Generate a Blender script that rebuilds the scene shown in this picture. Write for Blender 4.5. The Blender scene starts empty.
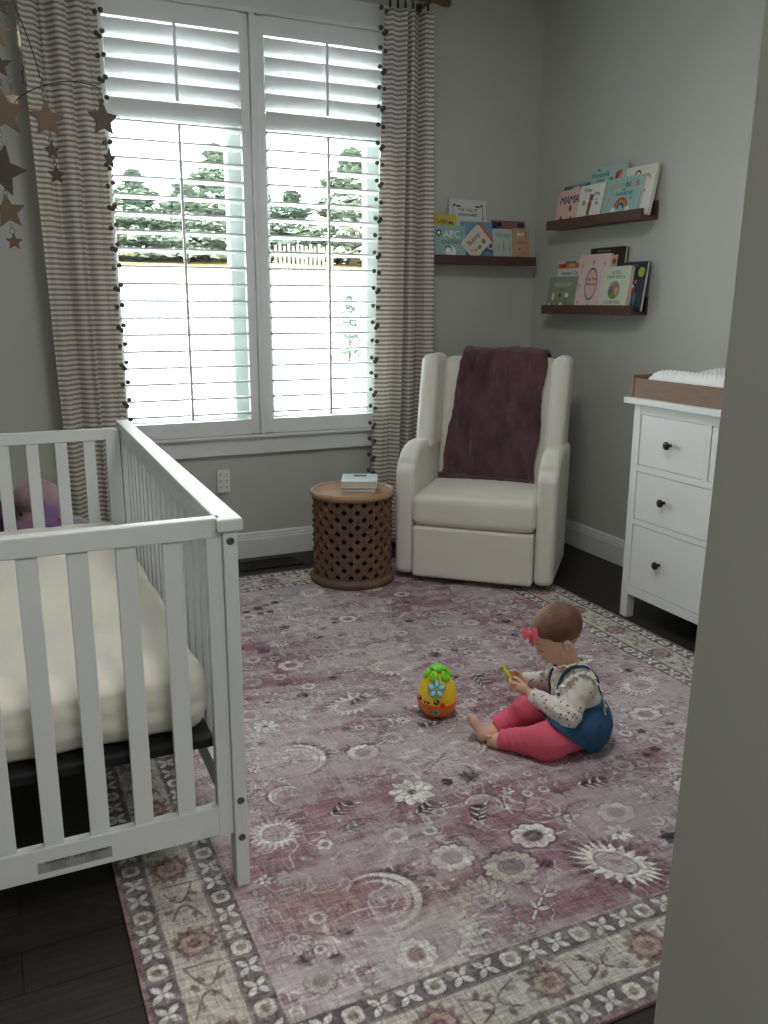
import bpy, bmesh, math, random
import numpy as np
from mathutils import noise as mnoise
from mathutils import Vector, Matrix
random.seed(7); RNG = np.random.default_rng(11)
S = bpy.context.scene
COL = S.collection
PI = math.pi
# ------------------------------------------------------------------ camera, world, light, exposure
F_PX, PITCH, ROLL, YAW = 855.2629, 0.2396, 0.0039, 0.4305
CX, CY, CZ = -2.9475, -4.3427, 1.3394
cd = bpy.data.cameras.new('camera'); cam = bpy.data.objects.new('camera', cd); COL.objects.link(cam)
fw = Vector((math.sin(YAW)*math.cos(PITCH), math.cos(YAW)*math.cos(PITCH), -math.sin(PITCH)))
rt = Vector((math.cos(YAW), -math.sin(YAW), 0)); up = rt.cross(fw)
r2 = math.cos(ROLL)*rt + math.sin(ROLL)*up; u2 = -math.sin(ROLL)*rt + math.cos(ROLL)*up
cam.matrix_world = Matrix(((r2.x, u2.x, -fw.x, CX), (r2.y, u2.y, -fw.y, CY), (r2.z, u2.z, -fw.z, CZ), (0, 0, 0, 1)))
cd.sensor_fit = 'VERTICAL'; cd.sensor_height = 24.0; cd.lens = F_PX*24.0/1024; cd.clip_start = 0.05; cd.clip_end = 400
S.camera = cam
S.view_settings.view_transform = 'Standard'; S.view_settings.look = 'None'
S.view_settings.gamma = 1; S.view_settings.use_curve_mapping = False
S.view_settings.exposure = 1.4
try:
    S.cycles.use_denoising = True; S.cycles.max_bounces = 10; S.cycles.diffuse_bounces = 6
    S.cycles.transparent_max_bounces = 12; S.cycles.sample_clamp_indirect = 6
except Exception: pass
WORLD_STRENGTH = 7.0
w = bpy.data.worlds.new('overcast_sky'); S.world = w; w.use_nodes = True
wn = w.node_tree.nodes; wl = w.node_tree.links
bg = wn['Background']; tc = wn.new('ShaderNodeTexCoord'); sx = wn.new('ShaderNodeSeparateXYZ'); cr = wn.new('ShaderNodeValToRGB')
wl.new(tc.outputs['Generated'], sx.inputs[0]); wl.new(sx.outputs['Z'], cr.inputs[0])
cr.color_ramp.elements[0].position = 0.0; cr.color_ramp.elements[0].color = (1, 1, 1, 1)
cr.color_ramp.elements[1].position = 0.7; cr.color_ramp.elements[1].color = (0.88, 0.93, 1, 1)
wl.new(cr.outputs[0], bg.inputs['Color']); bg.inputs['Strength'].default_value = WORLD_STRENGTH
def area(name, loc, rot, sx_, sy_, power, color=(1, 1, 1), portal=False):
    l = bpy.data.lights.new(name, 'AREA'); l.shape = 'RECTANGLE'; l.size = sx_; l.size_y = sy_; l.energy = power; l.color = color
    if portal: l.cycles.is_portal = True
    o = bpy.data.objects.new(name, l); COL.objects.link(o); o.location = loc; o.rotation_euler = rot; return o
area('window_portal', (-1.67, 0.2, 1.66), (-PI/2, 0, 0), 1.5, 2.0, 1, portal=True)
# unseen lamps added as soft fill, one in the hallway, one in the bedroom
area('hall_fill_light', (-2.3, -5.2, 2.85), (0, 0, 0), 0.9, 0.9, 20, (1.0, 0.97, 0.93))
area('room_fill_light', (-1.9, -2.3, 2.9), (0, 0, 0), 0.6, 0.6, 9, (1.0, 0.98, 0.95))

# ------------------------------------------------------------------ helpers
MATS = {}
def mat(name, color, rough=0.6, noise=0.0, nscale=8.0, bump=0.0, bscale=200.0, metal=0.0, sheen=0.0, spec=0.4, trans=0.0, stretch=(1, 1, 1)):
    if name in MATS: return MATS[name]
    m = bpy.data.materials.new(name); m.use_nodes = True; N = m.node_tree.nodes; L = m.node_tree.links
    b = N['Principled BSDF']; b.inputs['Roughness'].default_value = rough; b.inputs['Metallic'].default_value = metal
    b.inputs['Specular IOR Level'].default_value = spec
    if sheen: b.inputs['Sheen Weight'].default_value = sheen
    t = N.new('ShaderNodeTexCoord'); mp = N.new('ShaderNodeMapping'); mp.inputs['Scale'].default_value = stretch
    L.new(t.outputs['Object'], mp.inputs[0])
    n = N.new('ShaderNodeTexNoise'); n.inputs['Scale'].default_value = nscale; n.inputs['Detail'].default_value = 5
    L.new(mp.outputs[0], n.inputs['Vector'])
    mx = N.new('ShaderNodeMix'); mx.data_type = 'RGBA'
    c = Vector(color[:3]); lo = c*(1-noise); hi = c*(1+noise)
    mx.inputs['A'].default_value = (*lo, 1); mx.inputs['B'].default_value = (*[min(1, v) for v in hi], 1)
    L.new(n.outputs['Fac'], mx.inputs['Factor']); L.new(mx.outputs['Result'], b.inputs['Base Color'])
    if bump:
        n2 = N.new('ShaderNodeTexNoise'); n2.inputs['Scale'].default_value = bscale; n2.inputs['Detail'].default_value = 3
        L.new(mp.outputs[0], n2.inputs['Vector'])
        bp = N.new('ShaderNodeBump'); bp.inputs['Strength'].default_value = bump; bp.inputs['Distance'].default_value = 0.004
        L.new(n2.outputs['Fac'], bp.inputs['Height']); L.new(bp.outputs[0], b.inputs['Normal'])
    if trans:
        out = N['Material Output']; tl = N.new('ShaderNodeBsdfTranslucent'); ms = N.new('ShaderNodeMixShader')
        L.new(mx.outputs['Result'], tl.inputs['Color']); ms.inputs[0].default_value = trans
        L.new(b.outputs[0], ms.inputs[1]); L.new(tl.outputs[0], ms.inputs[2]); L.new(ms.outputs[0], out.inputs['Surface'])
    MATS[name] = m; return m
def sr(r, g, b):   # sRGB 0..255 -> linear
    return tuple(((v/255)/12.92 if v/255 <= .04045 else ((v/255+.055)/1.055)**2.4) for v in (r, g, b))

def obj(name, me, m=None, parent=None, smooth=False, M=None):
    """me: bmesh or mesh; linked as ONE mesh object"""
    if isinstance(me, bmesh.types.BMesh):
        b = me; me = bpy.data.meshes.new(name); b.normal_update(); b.to_mesh(me); b.free()
    o = bpy.data.objects.new(name, me); COL.objects.link(o)
    if m is not None:
        for mm in (m if isinstance(m, (list, tuple)) else [m]): me.materials.append(mm)
    if smooth is True:
        me.polygons.foreach_set('use_smooth', [True]*len(me.polygons))
    elif smooth:
        me.polygons.foreach_set('use_smooth', [True]*len(me.polygons))
        try: me.set_sharp_from_angle(angle=math.radians(smooth))
        except Exception: pass
    if parent is not None: o.parent = parent
    if M is not None: o.matrix_local = M
    return o
def thing(name, label, cat, loc=(0, 0, 0), rotz=0, group=None, M=None):
    o = bpy.data.objects.new(name, None); COL.objects.link(o); o.empty_display_size = .05
    o.location = loc; o.rotation_euler = (0, 0, rotz)
    if M is not None: o.matrix_world = M
    return tag(o, label, cat, group)
def tag(o, label, cat, group=None):
    o['label'] = label; o['category'] = cat
    if group: o['group'] = group
    return o
def struct(name, me, m, smooth=False):
    o = obj(name, me, m, None, smooth); o['kind'] = 'structure'; return o
def bx(bm, c, d, M=None, mi=0, bev=0, seg=2):
    """box centre c, dims d into bm"""
    r = bmesh.ops.create_cube(bm, size=1.0); vs = r['verts']
    bmesh.ops.scale(bm, vec=d, verts=vs)
    bmesh.ops.translate(bm, vec=c, verts=vs)
    fs = list({f for v in vs for f in v.link_faces})
    for f in fs: f.material_index = mi
    if bev:
        es = list({e for v in vs for e in v.link_edges})
        rr = bmesh.ops.bevel(bm, geom=es, offset=bev, segments=seg, affect='EDGES', profile=.5)
        for f in rr['faces']: f.material_index = mi
        if M is not None:
            allv = set()
            for f in rr['faces']:
                for v in f.verts: allv.add(v)
            bmesh.ops.transform(bm, matrix=M, verts=list(allv))
    elif M is not None: bmesh.ops.transform(bm, matrix=M, verts=vs)
    return bm
def box(c, d, bev=0.0, seg=2, M=None): return bx(bmesh.new(), c, d, M, 0, bev, seg)
def b2(x0, x1, y0, y1, z0, z1, bev=0.0, seg=2): return box(((x0+x1)/2, (y0+y1)/2, (z0+z1)/2), (abs(x1-x0), abs(y1-y0), abs(z1-z0)), bev, seg)
def add2(bm, x0, x1, y0, y1, z0, z1, mi=0): return bx(bm, ((x0+x1)/2, (y0+y1)/2, (z0+z1)/2), (abs(x1-x0), abs(y1-y0), abs(z1-z0)), None, mi)
def tube(pts, r, n=8, bm=None, closed=False, caps=True):
    bm = bm or bmesh.new(); pts = [Vector(p) for p in pts]; rings = []
    rs = r if isinstance(r, (list, tuple)) else [r]*len(pts)
    prev = None
    for i, p in enumerate(pts):
        a = pts[i-1] if (i > 0 or closed) else p; b = pts[(i+1) % len(pts)] if (i < len(pts)-1 or closed) else p
        t = (b-a).normalized()
        if prev is None: u = t.orthogonal().normalized()
        else:
            u = prev - t*prev.dot(t); u = u.normalized() if u.length > 1e-6 else t.orthogonal().normalized()
        prev = u; v = t.cross(u)
        rings.append([bm.verts.new(p + (u*math.cos(2*PI*k/n) + v*math.sin(2*PI*k/n))*rs[i]) for k in range(n)])
    m = len(rings)
    for i in range(m if closed else m-1):
        A, B = rings[i], rings[(i+1) % m]
        for k in range(n): bm.faces.new((A[k], A[(k+1) % n], B[(k+1) % n], B[k]))
    if caps and not closed:
        bm.faces.new(rings[0][::-1]); bm.faces.new(rings[-1])
    return bm
def lathe(prof, n=48, bm=None, mi=0):
    """prof: list of (r,z)"""
    bm = bm or bmesh.new(); rings = []
    for r, z in prof:
        if r < 1e-6: rings.append([bm.verts.new((0, 0, z))])
        else: rings.append([bm.verts.new((r*math.cos(2*PI*k/n), r*math.sin(2*PI*k/n), z)) for k in range(n)])
    for A, B in zip(rings, rings[1:]):
        for k in range(n):
            a = [A[k % len(A)], A[(k+1) % len(A)], B[(k+1) % len(B)], B[k % len(B)]]
            u = []
            for v in a:
                if v not in u: u.append(v)
            if len(u) > 2: f = bm.faces.new(u); f.material_index = mi
    return bm
def prism(poly, h, axis='y', bev=0.0, seg=2, bm=None, mi=0):
    """poly of 2D pts; axis y: (x,z) extruded from y=0 to h; axis x: (y,z); axis z: (x,y)"""
    own = bm is None; bm = bm or bmesh.new()
    def P(a, b, t):
        return {'y': (a, t, b), 'x': (t, a, b), 'z': (a, b, t)}[axis]
    A = [bm.verts.new(P(a, b, 0)) for a, b in poly]; B = [bm.verts.new(P(a, b, h)) for a, b in poly]
    fs = [bm.faces.new(A), bm.faces.new(B[::-1])]
    n = len(poly)
    for i in range(n): fs.append(bm.faces.new((A[i], B[i], B[(i+1) % n], A[(i+1) % n])))
    for f in fs: f.material_index = mi
    bmesh.ops.recalc_face_normals(bm, faces=fs)
    if bev:
        es = list({e for f in fs[:2] for e in f.edges})
        bmesh.ops.bevel(bm, geom=es, offset=bev, segments=seg, affect='EDGES', profile=.5)
    return bm
def grid(nu, nv, fn, bm=None, closed_u=False, mi=0):
    bm = bm or bmesh.new(); V = [[bm.verts.new(fn(i, j)) for j in range(nv)] for i in range(nu)]
    for i in range(nu if closed_u else nu-1):
        for j in range(nv-1):
            f = bm.faces.new((V[i][j], V[(i+1) % nu][j], V[(i+1) % nu][j+1], V[i][j+1])); f.material_index = mi
    return bm
def mod(o, kind, **k):
    m = o.modifiers.new(kind.lower(), kind)
    for a, b in k.items(): setattr(m, a, b)
    return m
def text(body, size, M, m, parent, name='lettering', spacing=1.0, ext=0.0004, align='CENTER', shear=0.0):
    c = bpy.data.curves.new(name, 'FONT'); c.body = body; c.size = size; c.align_x = align; c.align_y = 'CENTER'
    c.extrude = ext; c.space_character = spacing; c.shear = shear; c.resolution_u = 3; c.materials.append(m)
    o = bpy.data.objects.new(name, c); COL.objects.link(o); bpy.context.view_layer.update()
    me = bpy.data.meshes.new_from_object(o.evaluated_get(bpy.context.evaluated_depsgraph_get())); bpy.data.objects.remove(o); bpy.data.curves.remove(c)
    o = bpy.data.objects.new(name, me); COL.objects.link(o); o.parent = parent; o.matrix_local = M; return o

# ---- signed distance modelling (numpy) -> surface nets mesh
def smin(a, b, k):
    h = np.clip(.5+.5*(b-a)/k, 0, 1); return b*(1-h)+a*h - k*h*(1-h)
def s_ell(P, c, r, R=None):
    q = P-np.array(c, dtype=np.float32)
    if R is not None: q = q @ np.asarray(R, dtype=np.float32)
    r = np.array(r, dtype=np.float32); k0 = np.linalg.norm(q/r, axis=-1); k1 = np.linalg.norm(q/(r*r), axis=-1)
    return k0*(k0-1)/np.maximum(k1, 1e-6)
def s_cap(P, a, b, ra, rb):
    a = np.array(a, dtype=np.float32); b = np.array(b, dtype=np.float32); ab = b-a
    t = np.clip(((P-a) @ ab)/(ab @ ab), 0, 1)
    return np.linalg.norm(P-(a+t[..., None]*ab), axis=-1)-(ra+(rb-ra)*t)
def s_half(P, p, n):  # positive on the side of n (to be cut away with max)
    n = np.array(n, dtype=np.float32); n /= np.linalg.norm(n); return (P-np.array(p, dtype=np.float32)) @ n
def s_rbox(P, c, h, r, R=None):
    q = P-np.array(c, dtype=np.float32)
    if R is not None: q = q @ np.asarray(R, dtype=np.float32)
    q = np.abs(q)-(np.array(h, dtype=np.float32)-r)
    return np.linalg.norm(np.maximum(q, 0), axis=-1)+np.minimum(q.max(axis=-1), 0)-r
def sdf_mesh(name, fn, lo, hi, res):
    lo = np.array(lo, float); hi = np.array(hi, float); n = np.ceil((hi-lo)/res).astype(int)+1
    ax = [lo[i]+res*np.arange(n[i]) for i in range(3)]
    D = np.empty(n, np.float32)
    for i0 in range(0, n[0], 24):
        X, Y, Z = np.meshgrid(ax[0][i0:i0+24], ax[1], ax[2], indexing='ij')
        D[i0:i0+24] = fn(np.stack([X, Y, Z], -1).astype(np.float32))
    ins = D < 0
    corners = [(i, j, k) for i in (0, 1) for j in (0, 1) for k in (0, 1)]
    sl = lambda A, c: A[c[0]:A.shape[0]-1+c[0], c[1]:A.shape[1]-1+c[1], c[2]:A.shape[2]-1+c[2]]
    cnt = sum(sl(ins, c).astype(np.int8) for c in corners)
    act = (cnt > 0) & (cnt < 8)
    idx = -np.ones(act.shape, np.int64); ids = np.argwhere(act); idx[act] = np.arange(len(ids))
    pos = np.zeros((len(ids), 3)); num = np.zeros(len(ids))
    vals = {c: D[ids[:, 0]+c[0], ids[:, 1]+c[1], ids[:, 2]+c[2]].astype(float) for c in corners}
    for c in corners:
        for a in range(3):
            if c[a] == 0:
                d = list(c); d[a] = 1; d = tuple(d); va, vb = vals[c], vals[d]; cr_ = (va < 0) != (vb < 0)
                t = np.where(cr_, va/np.where(cr_, va-vb, 1), 0)
                p = np.tile(np.array(c, float), (len(ids), 1)); p[:, a] += t
                pos += p*cr_[:, None]; num += cr_
    V = lo+res*(ids+pos/num[:, None])
    quads = []
    for a in range(3):
        b, c = (a+1) % 3, (a+2) % 3
        A = ins; s0 = [slice(None)]*3; s1 = [slice(None)]*3; s0[a] = slice(0, -1); s1[a] = slice(1, None)
        ch = A[tuple(s0)] != A[tuple(s1)]; e = np.argwhere(ch)
        e = e[(e[:, b] > 0) & (e[:, c] > 0) & (e[:, b] < n[b]-1) & (e[:, c] < n[c]-1)]
        q = []
        for db, dc in ((-1, -1), (0, -1), (0, 0), (-1, 0)):
            f = e.copy(); f[:, b] += db; f[:, c] += dc; q.append(idx[f[:, 0], f[:, 1], f[:, 2]])
        q = np.stack(q, 1); inside = A[e[:, 0], e[:, 1], e[:, 2]]
        q[~inside] = q[~inside][:, ::-1]; quads.append(q)
    Q = np.concatenate(quads); Q = Q[(Q >= 0).all(1)]
    me = bpy.data.meshes.new(name); me.vertices.add(len(V)); me.vertices.foreach_set('co', V.ravel())
    me.loops.add(len(Q)*4); me.loops.foreach_set('vertex_index', Q.ravel().astype(np.int32))
    me.polygons.add(len(Q)); me.polygons.foreach_set('loop_start', np.arange(0, len(Q)*4, 4, dtype=np.int32))
    me.update(calc_edges=True); me.validate()
    return me

# ------------------------------------------------------------------ materials
WALL = mat('greige_wall_paint', sr(188, 189, 183), .75, .015, 3, .06, 260)
TRIM = mat('white_trim_paint', sr(222, 224, 224), .45, .01)
CEIL = mat('ceiling_paint', sr(225, 225, 222), .8)
SHUT = mat('white_shutter_paint', sr(228, 230, 231), .4, .01)
WHITE = mat('white_furniture_paint', sr(226, 228, 228), .4, .01)
CRIBW = mat('white_crib_paint', sr(212, 216, 217), .42, .01)
BLACK = mat('black_metal', sr(28, 28, 28), .45)
FABRIC = mat('cream_woven_fabric', sr(224, 221, 211), .85, .04, 300, .25, 700, sheen=.2)
BRASS = mat('antique_brass', sr(132, 104, 74), .4, .1, 20, metal=.8)
WALNUT = mat('dark_walnut_wood', sr(84, 62, 50), .5, .3, 6, .1, 60, stretch=(1.2, 1.2, 14))

# ------------------------------------------------------------------ structure
H = 3.0
FY = -3.75      # inner face of the doorway wall
def floor_mat():
    m = bpy.data.materials.new('dark_plank_floor'); m.use_nodes = True; N = m.node_tree.nodes; L = m.node_tree.links; b = N['Principled BSDF']
    t = N.new('ShaderNodeTexCoord'); br = N.new('ShaderNodeTexBrick'); L.new(t.outputs['Object'], br.inputs['Vector'])
    br.inputs['Scale'].default_value = 1; br.inputs['Brick Width'].default_value = 1.2; br.inputs['Row Height'].default_value = .125
    br.inputs['Mortar Size'].default_value = .0015; br.inputs['Color1'].default_value = (*sr(58, 53, 50), 1); br.inputs['Color2'].default_value = (*sr(44, 41, 39), 1)
    br.inputs['Mortar'].default_value = (*sr(22, 20, 19), 1)
    mp = N.new('ShaderNodeMapping'); mp.inputs['Scale'].default_value = (1.5, 22, 1); L.new(t.outputs['Object'], mp.inputs[0])
    n = N.new('ShaderNodeTexNoise'); n.inputs['Scale'].default_value = 4; n.inputs['Detail'].default_value = 7; L.new(mp.outputs[0], n.inputs['Vector'])
    mx = N.new('ShaderNodeMix'); mx.data_type = 'RGBA'; mx.blend_type = 'MULTIPLY'; mx.inputs['Factor'].default_value = .8
    cr = N.new('ShaderNodeValToRGB'); cr.color_ramp.elements[0].position = .3; cr.color_ramp.elements[0].color = (.45, .43, .42, 1); cr.color_ramp.elements[1].position = .7
    L.new(n.outputs['Fac'], cr.inputs[0]); L.new(br.outputs['Color'], mx.inputs['A']); L.new(cr.outputs[0], mx.inputs['B'])
    L.new(mx.outputs['Result'], b.inputs['Base Color']); b.inputs['Roughness'].default_value = .5; b.inputs['Specular IOR Level'].default_value = .35
    return m
struct('floor', b2(-4.2, .2, -6.6, .2, -.12, 0), floor_mat())
struct('ceiling', b2(-4.2, .2, -6.6, .2, H, H+.1), CEIL)
WX0, WX1, WZ0, WZ1 = -2.40, -.95, .70, 2.64
bm = bmesh.new()
add2(bm, -4.0, WX0, 0, .16, 0, H); add2(bm, WX1, .16, 0, .16, 0, H); add2(bm, WX0, WX1, 0, .16, 0, WZ0); add2(bm, WX0, WX1, 0, .16, WZ1, H)
struct('wall_back', bm, WALL)
struct('wall_right', b2(0, .16, -6.6, 0, 0, H), WALL)
struct('wall_left', b2(-4.16, -4.0, -6.6, .16, 0, H), WALL)
bm = bmesh.new(); JX = -2.342
add2(bm, JX, 0, FY-.2, FY, 0, H)
for v in bm.verts:
    if v.co.x < JX+.001: v.co.x += -.009+.0165*v.co.z     # the plastered corner leans a little
add2(bm, -4.0, -3.25, FY-.2, FY, 0, H); add2(bm, -3.25, JX, FY-.2, FY, 2.3, H)
struct('wall_front', bm, WALL)
struct('wall_hall', b2(-4.0, 0, -6.6, -6.45, 0, H), WALL)
def baseboard(name, length, M):
    prof = [(0, 0), (.017, 0), (.017, .1), (.014, .106), (.014, .114), (.010, .122), (.010, .130), (.004, .138), (0, .138)]
    bm = prism(prof, length, 'x'); bmesh.ops.transform(bm, matrix=M, verts=bm.verts)
    bmesh.ops.recalc_face_normals(bm, faces=bm.faces); struct(name, bm, TRIM)
baseboard('baseboard_back', 4.0, Matrix.Translation((-4, 0, 0)) @ Matrix.Diagonal((1, -1, 1, 1)))
baseboard('baseboard_right', 3.733, Matrix.Translation((0, -.017, 0)) @ Matrix.Rotation(-PI/2, 4, 'Z') @ Matrix.Diagonal((1, -1, 1, 1)))
baseboard('baseboard_left', 3.733, Matrix.Translation((-4, FY, 0)) @ Matrix.Rotation(PI/2, 4, 'Z') @ Matrix.Diagonal((1, -1, 1, 1)))

# window casing (trim), window unit with panes
bm = bmesh.new()
add2(bm, -2.50, -.85, -.022, 0, 2.663, 2.785); add2(bm, -2.50, WX0-.005, -.022, 0, .67, 2.663); add2(bm, WX1+.005, -.85, -.022, 0, .67, 2.663)
struct('trim_1', bm, TRIM)
struct('trim_2', b2(-2.52, -.83, -.045, 0, .655, .672, .004), TRIM)          # stool
struct('trim_3', b2(-2.50, -.85, -.024, 0, .567, .655, .003), TRIM)          # apron
GLASS = bpy.data.materials.new('window_glass'); GLASS.use_nodes = True
N = GLASS.node_tree.nodes; L = GLASS.node_tree.links; N.remove(N['Principled BSDF'])
tr = N.new('ShaderNodeBsdfTransparent'); tr.inputs[0].default_value = (.93, .97, .95, 1); gl = N.new('ShaderNodeBsdfGlossy'); gl.inputs['Roughness'].default_value = .02
ms = N.new('ShaderNodeMixShader'); fr = N.new('ShaderNodeFresnel'); fr.inputs[0].default_value = 1.3
L.new(fr.outputs[0], ms.inputs[0]); L.new(tr.outputs[0], ms.inputs[1]); L.new(gl.outputs[0], ms.inputs[2]); L.new(ms.outputs[0], N['Material Output'].inputs['Surface'])
VINYL = mat('white_vinyl_frame', sr(206, 214, 208), .4, trans=.10)
for i, (x0, x1) in enumerate(((WX0, -1.70), (-1.64, WX1))):
    bm = bmesh.new(); s = .075
    add2(bm, x0, x0+s, .08, .14, WZ0, WZ1); add2(bm, x1-s, x1, .08, .14, WZ0, WZ1)
    add2(bm, x0+s, x1-s, .08, .14, WZ0, WZ0+.05); add2(bm, x0+s, x1-s, .08, .14, WZ1-s, WZ1)
    wdw = struct('window_%d' % (i+1), bm, VINYL)
    obj('pane', b2(x0+s, x1-s, .108, .112, WZ0+.05, WZ1-s), GLASS, wdw)
struct('trim_4', b2(-1.70, -1.64, .0, .15, WZ0, WZ1), TRIM)  # mullion between the two units

# ------------------------------------------------------------------ plantation shutters
SY = -.02
sfr = thing('shutter_frame', 'white wooden shutter frame with centre post, filling the window opening', 'shutter frame', (0, 0, 0))
bm = bmesh.new()
add2(bm, -2.44, -2.395, -.05, -.024, .674, 2.663); add2(bm, -.945, -.91, -.05, -.024, .674, 2.663); add2(bm, -2.44, -.91, -.05, -.024, 2.658, 2.676)
obj('surround', bm, SHUT, sfr)
obj('centre_post', b2(-1.682, -1.656, -.058, .0, .674, 2.657, .004), SHUT, sfr)
def louver_bm(x0, x1):
    h = .0435; poly = [(-h, -.0042), (-h*.6, -.0064), (0, -.0072), (h*.6, -.0064), (h, -.0042), (h, .0042), (h*.6, .0064), (0, .0072), (-h*.6, .0064), (-h, .0042)]
    bm = prism(poly, x1-x0, 'x'); bmesh.ops.translate(bm, vec=(x0, 0, 0), verts=bm.verts); return bm
def shutter(x0, x1, side):
    t = thing('plantation_shutter', '%s white plantation shutter leaf, upper slats closed and lower slats open' % side, 'shutter', ((x0+x1)/2, SY, .675), 0, 'white plantation shutters')
    hw = (x1-x0)/2; st = .045
    bm = bmesh.new()
    for s in (-1, 1): bx(bm, (s*(hw-st/2), 0, .99), (st, .03, 1.975), bev=.003)
    bx(bm, (0, 0, .0375), (2*hw-2*st, .028, .075)); bx(bm, (0, 0, 1.938), (2*hw-2*st, .028, .085)); bx(bm, (0, 0, 1.468), (2*hw-2*st, .028, .016))
    obj('panel_frame', bm, SHUT, t)
    lm = bpy.data.meshes.new('louver'); b = louver_bm(-hw+st+.002, hw-st-.002); b.to_mesh(lm); b.free(); lm.materials.append(SHUT)
    lm.polygons.foreach_set('use_smooth', [True]*len(lm.polygons))
    try: lm.set_sharp_from_angle(angle=math.radians(40))
    except Exception: pass
    for k in range(18):
        o = bpy.data.objects.new('louver', lm); COL.objects.link(o); o.parent = t
        o.location = (0, 0, .789-.675+.0795*k - .003); o.rotation_euler = (math.radians(-4), 0, 0)
    for k in range(5):
        o = bpy.data.objects.new('louver', lm); COL.objects.link(o); o.parent = t
        o.location = (0, 0, 1.523+.0805*k); o.rotation_euler = (math.radians(-58), 0, 0)
    obj('tilt_rod', b2(-.0065, .0065, -.062, -.050, .09, 1.462, .002), SHUT, t)
    obj('tilt_rod', b2(-.0065, .0065, -.058, -.046, 1.56, 1.885, .002), SHUT, t)
shutter(-2.392, -1.684, 'left'); shutter(-1.654, -.948, 'right')

# ------------------------------------------------------------------ outdoors
SNOW = mat('snow', (.56, .57, .58), .9, .02, .3); DRY = mat('dry_winter_grass', sr(186, 158, 112), .9, .4, 1.2)
LEAF = mat('evergreen_needles', sr(118, 132, 116), .8, .3, 1.5); BARK = mat('bark', sr(90, 76, 64), .9)
def zter(y):
    pts = [(0, -.6), (5, -.62), (14, -.07), (30, 1.4), (42, 2.35), (56, 4.0), (90, 6)]
    for (a, za), (b_, zb) in zip(pts, pts[1:]):
        if y <= b_: return za+(zb-za)*(y-a)/(b_-a)
    return 6
def ground(y0, y1, ny):
    return grid(40, ny, lambda i, j: (-50+i*3.0, y0+(y1-y0)*j/(ny-1), zter(y0+(y1-y0)*j/(ny-1))+(.05*math.sin(i*1.3+j))*(0 if j in (0, ny-1) else 1)))
o = obj('snowy_ground', ground(.16, 38.5, 24), SNOW, None, True); o['kind'] = 'structure'
o = obj('dry_grass_slope', ground(38.5, 90, 14), DRY, None, True); o['kind'] = 'structure'
def evergreen(x, y, h, wd, seed, label, group=None, n=900, cat='tree'):
    rr = random.Random(seed); t = thing('evergreen_tree', label, cat, (x, y, zter(y)), 0, group)
    obj('trunk', tube([(0, 0, 0), (0, 0, h*.9)], [wd*.06, wd*.01], 7), BARK, t)
    V = []; Fc = []
    for k in range(n):
        z = h*(.03+.97*rr.random()**1.3); rad = wd*(1-z/h)**.8*(.35+.65*rr.random()**.5)*(.8+.3*math.sin(z*14/h*2)); a = rr.random()*2*PI
        s = wd*.13*(.5+.7*rr.random()); c = Vector((rad*math.cos(a), rad*math.sin(a), z))
        d = Vector((math.cos(a), math.sin(a), -.35+rr.random()*.5)).normalized(); e = Vector((-math.sin(a), math.cos(a), rr.uniform(-.4, .4))).normalized()
        f = d.cross(e); i0 = len(V)
        V += [c-e*s*.5, c+d*s+f*s*.15, c+e*s*.5, c-d*s*.4+f*s*.3]; Fc.append((i0, i0+1, i0+2)); Fc.append((i0, i0+2, i0+3))
    me = bpy.data.meshes.new('foliage'); me.from_pydata([tuple(v) for v in V], [], Fc); obj('foliage', me, LEAF, t)
trees = [(13.2, 60, 8.0, 4.6, 'tall evergreen at the right of the left shutter'), (7.4, 60, 5.9, 4.4, 'pointed evergreen low in the left shutter, left of its tilt rod'), (10.2, 57, 5.2, 4.2, 'round evergreen just right of the left tilt rod'),
         (4.4, 57, 5.4, 4.0, 'evergreen at the curtain side of the left shutter'), (23.0, 58, 8.2, 5.6, 'broad tall evergreen in the right shutter'), (27.6, 60, 8.0, 3.8, 'evergreen beside the right curtain'),
         (16.9, 61, 5.0, 4.0, 'small evergreen left in the right shutter'), (19.6, 62, 5.4, 4.0, 'low evergreen behind the grey fence'), (33, 62, 7.6, 3.6, 'evergreen half hidden by the right curtain'), (12.0, 66, 5.0, 4.8, 'low evergreen behind the tallest one in the left shutter')]
for k, (x, y, h, wd, lb) in enumerate(trees): evergreen(x, y, h, wd, k, 'hazy green '+lb, 'trees beyond the snowy yard', 2600)
evergreen(4.73, 14.3, 1.55, .72, 77, 'small snow-dusted spruce sapling standing alone on the snow', None, 1500)
FEN = mat('grey_fence_wood', sr(84, 82, 80), .9, .2, 3)
for nm, x0, x1, lb in (('board_fence', 14.6, 18.8, 'grey board fence along the grass behind the right shutter'),):
    bm = bmesh.new(); x = x0
    while x < x1: add2(bm, x, x+.19, 51, 51.06, zter(51)-.1, zter(51)+1.6+.1*math.sin(x*9)); x += .3
    tag(obj(nm, bm, FEN), lb, 'fence')
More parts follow.
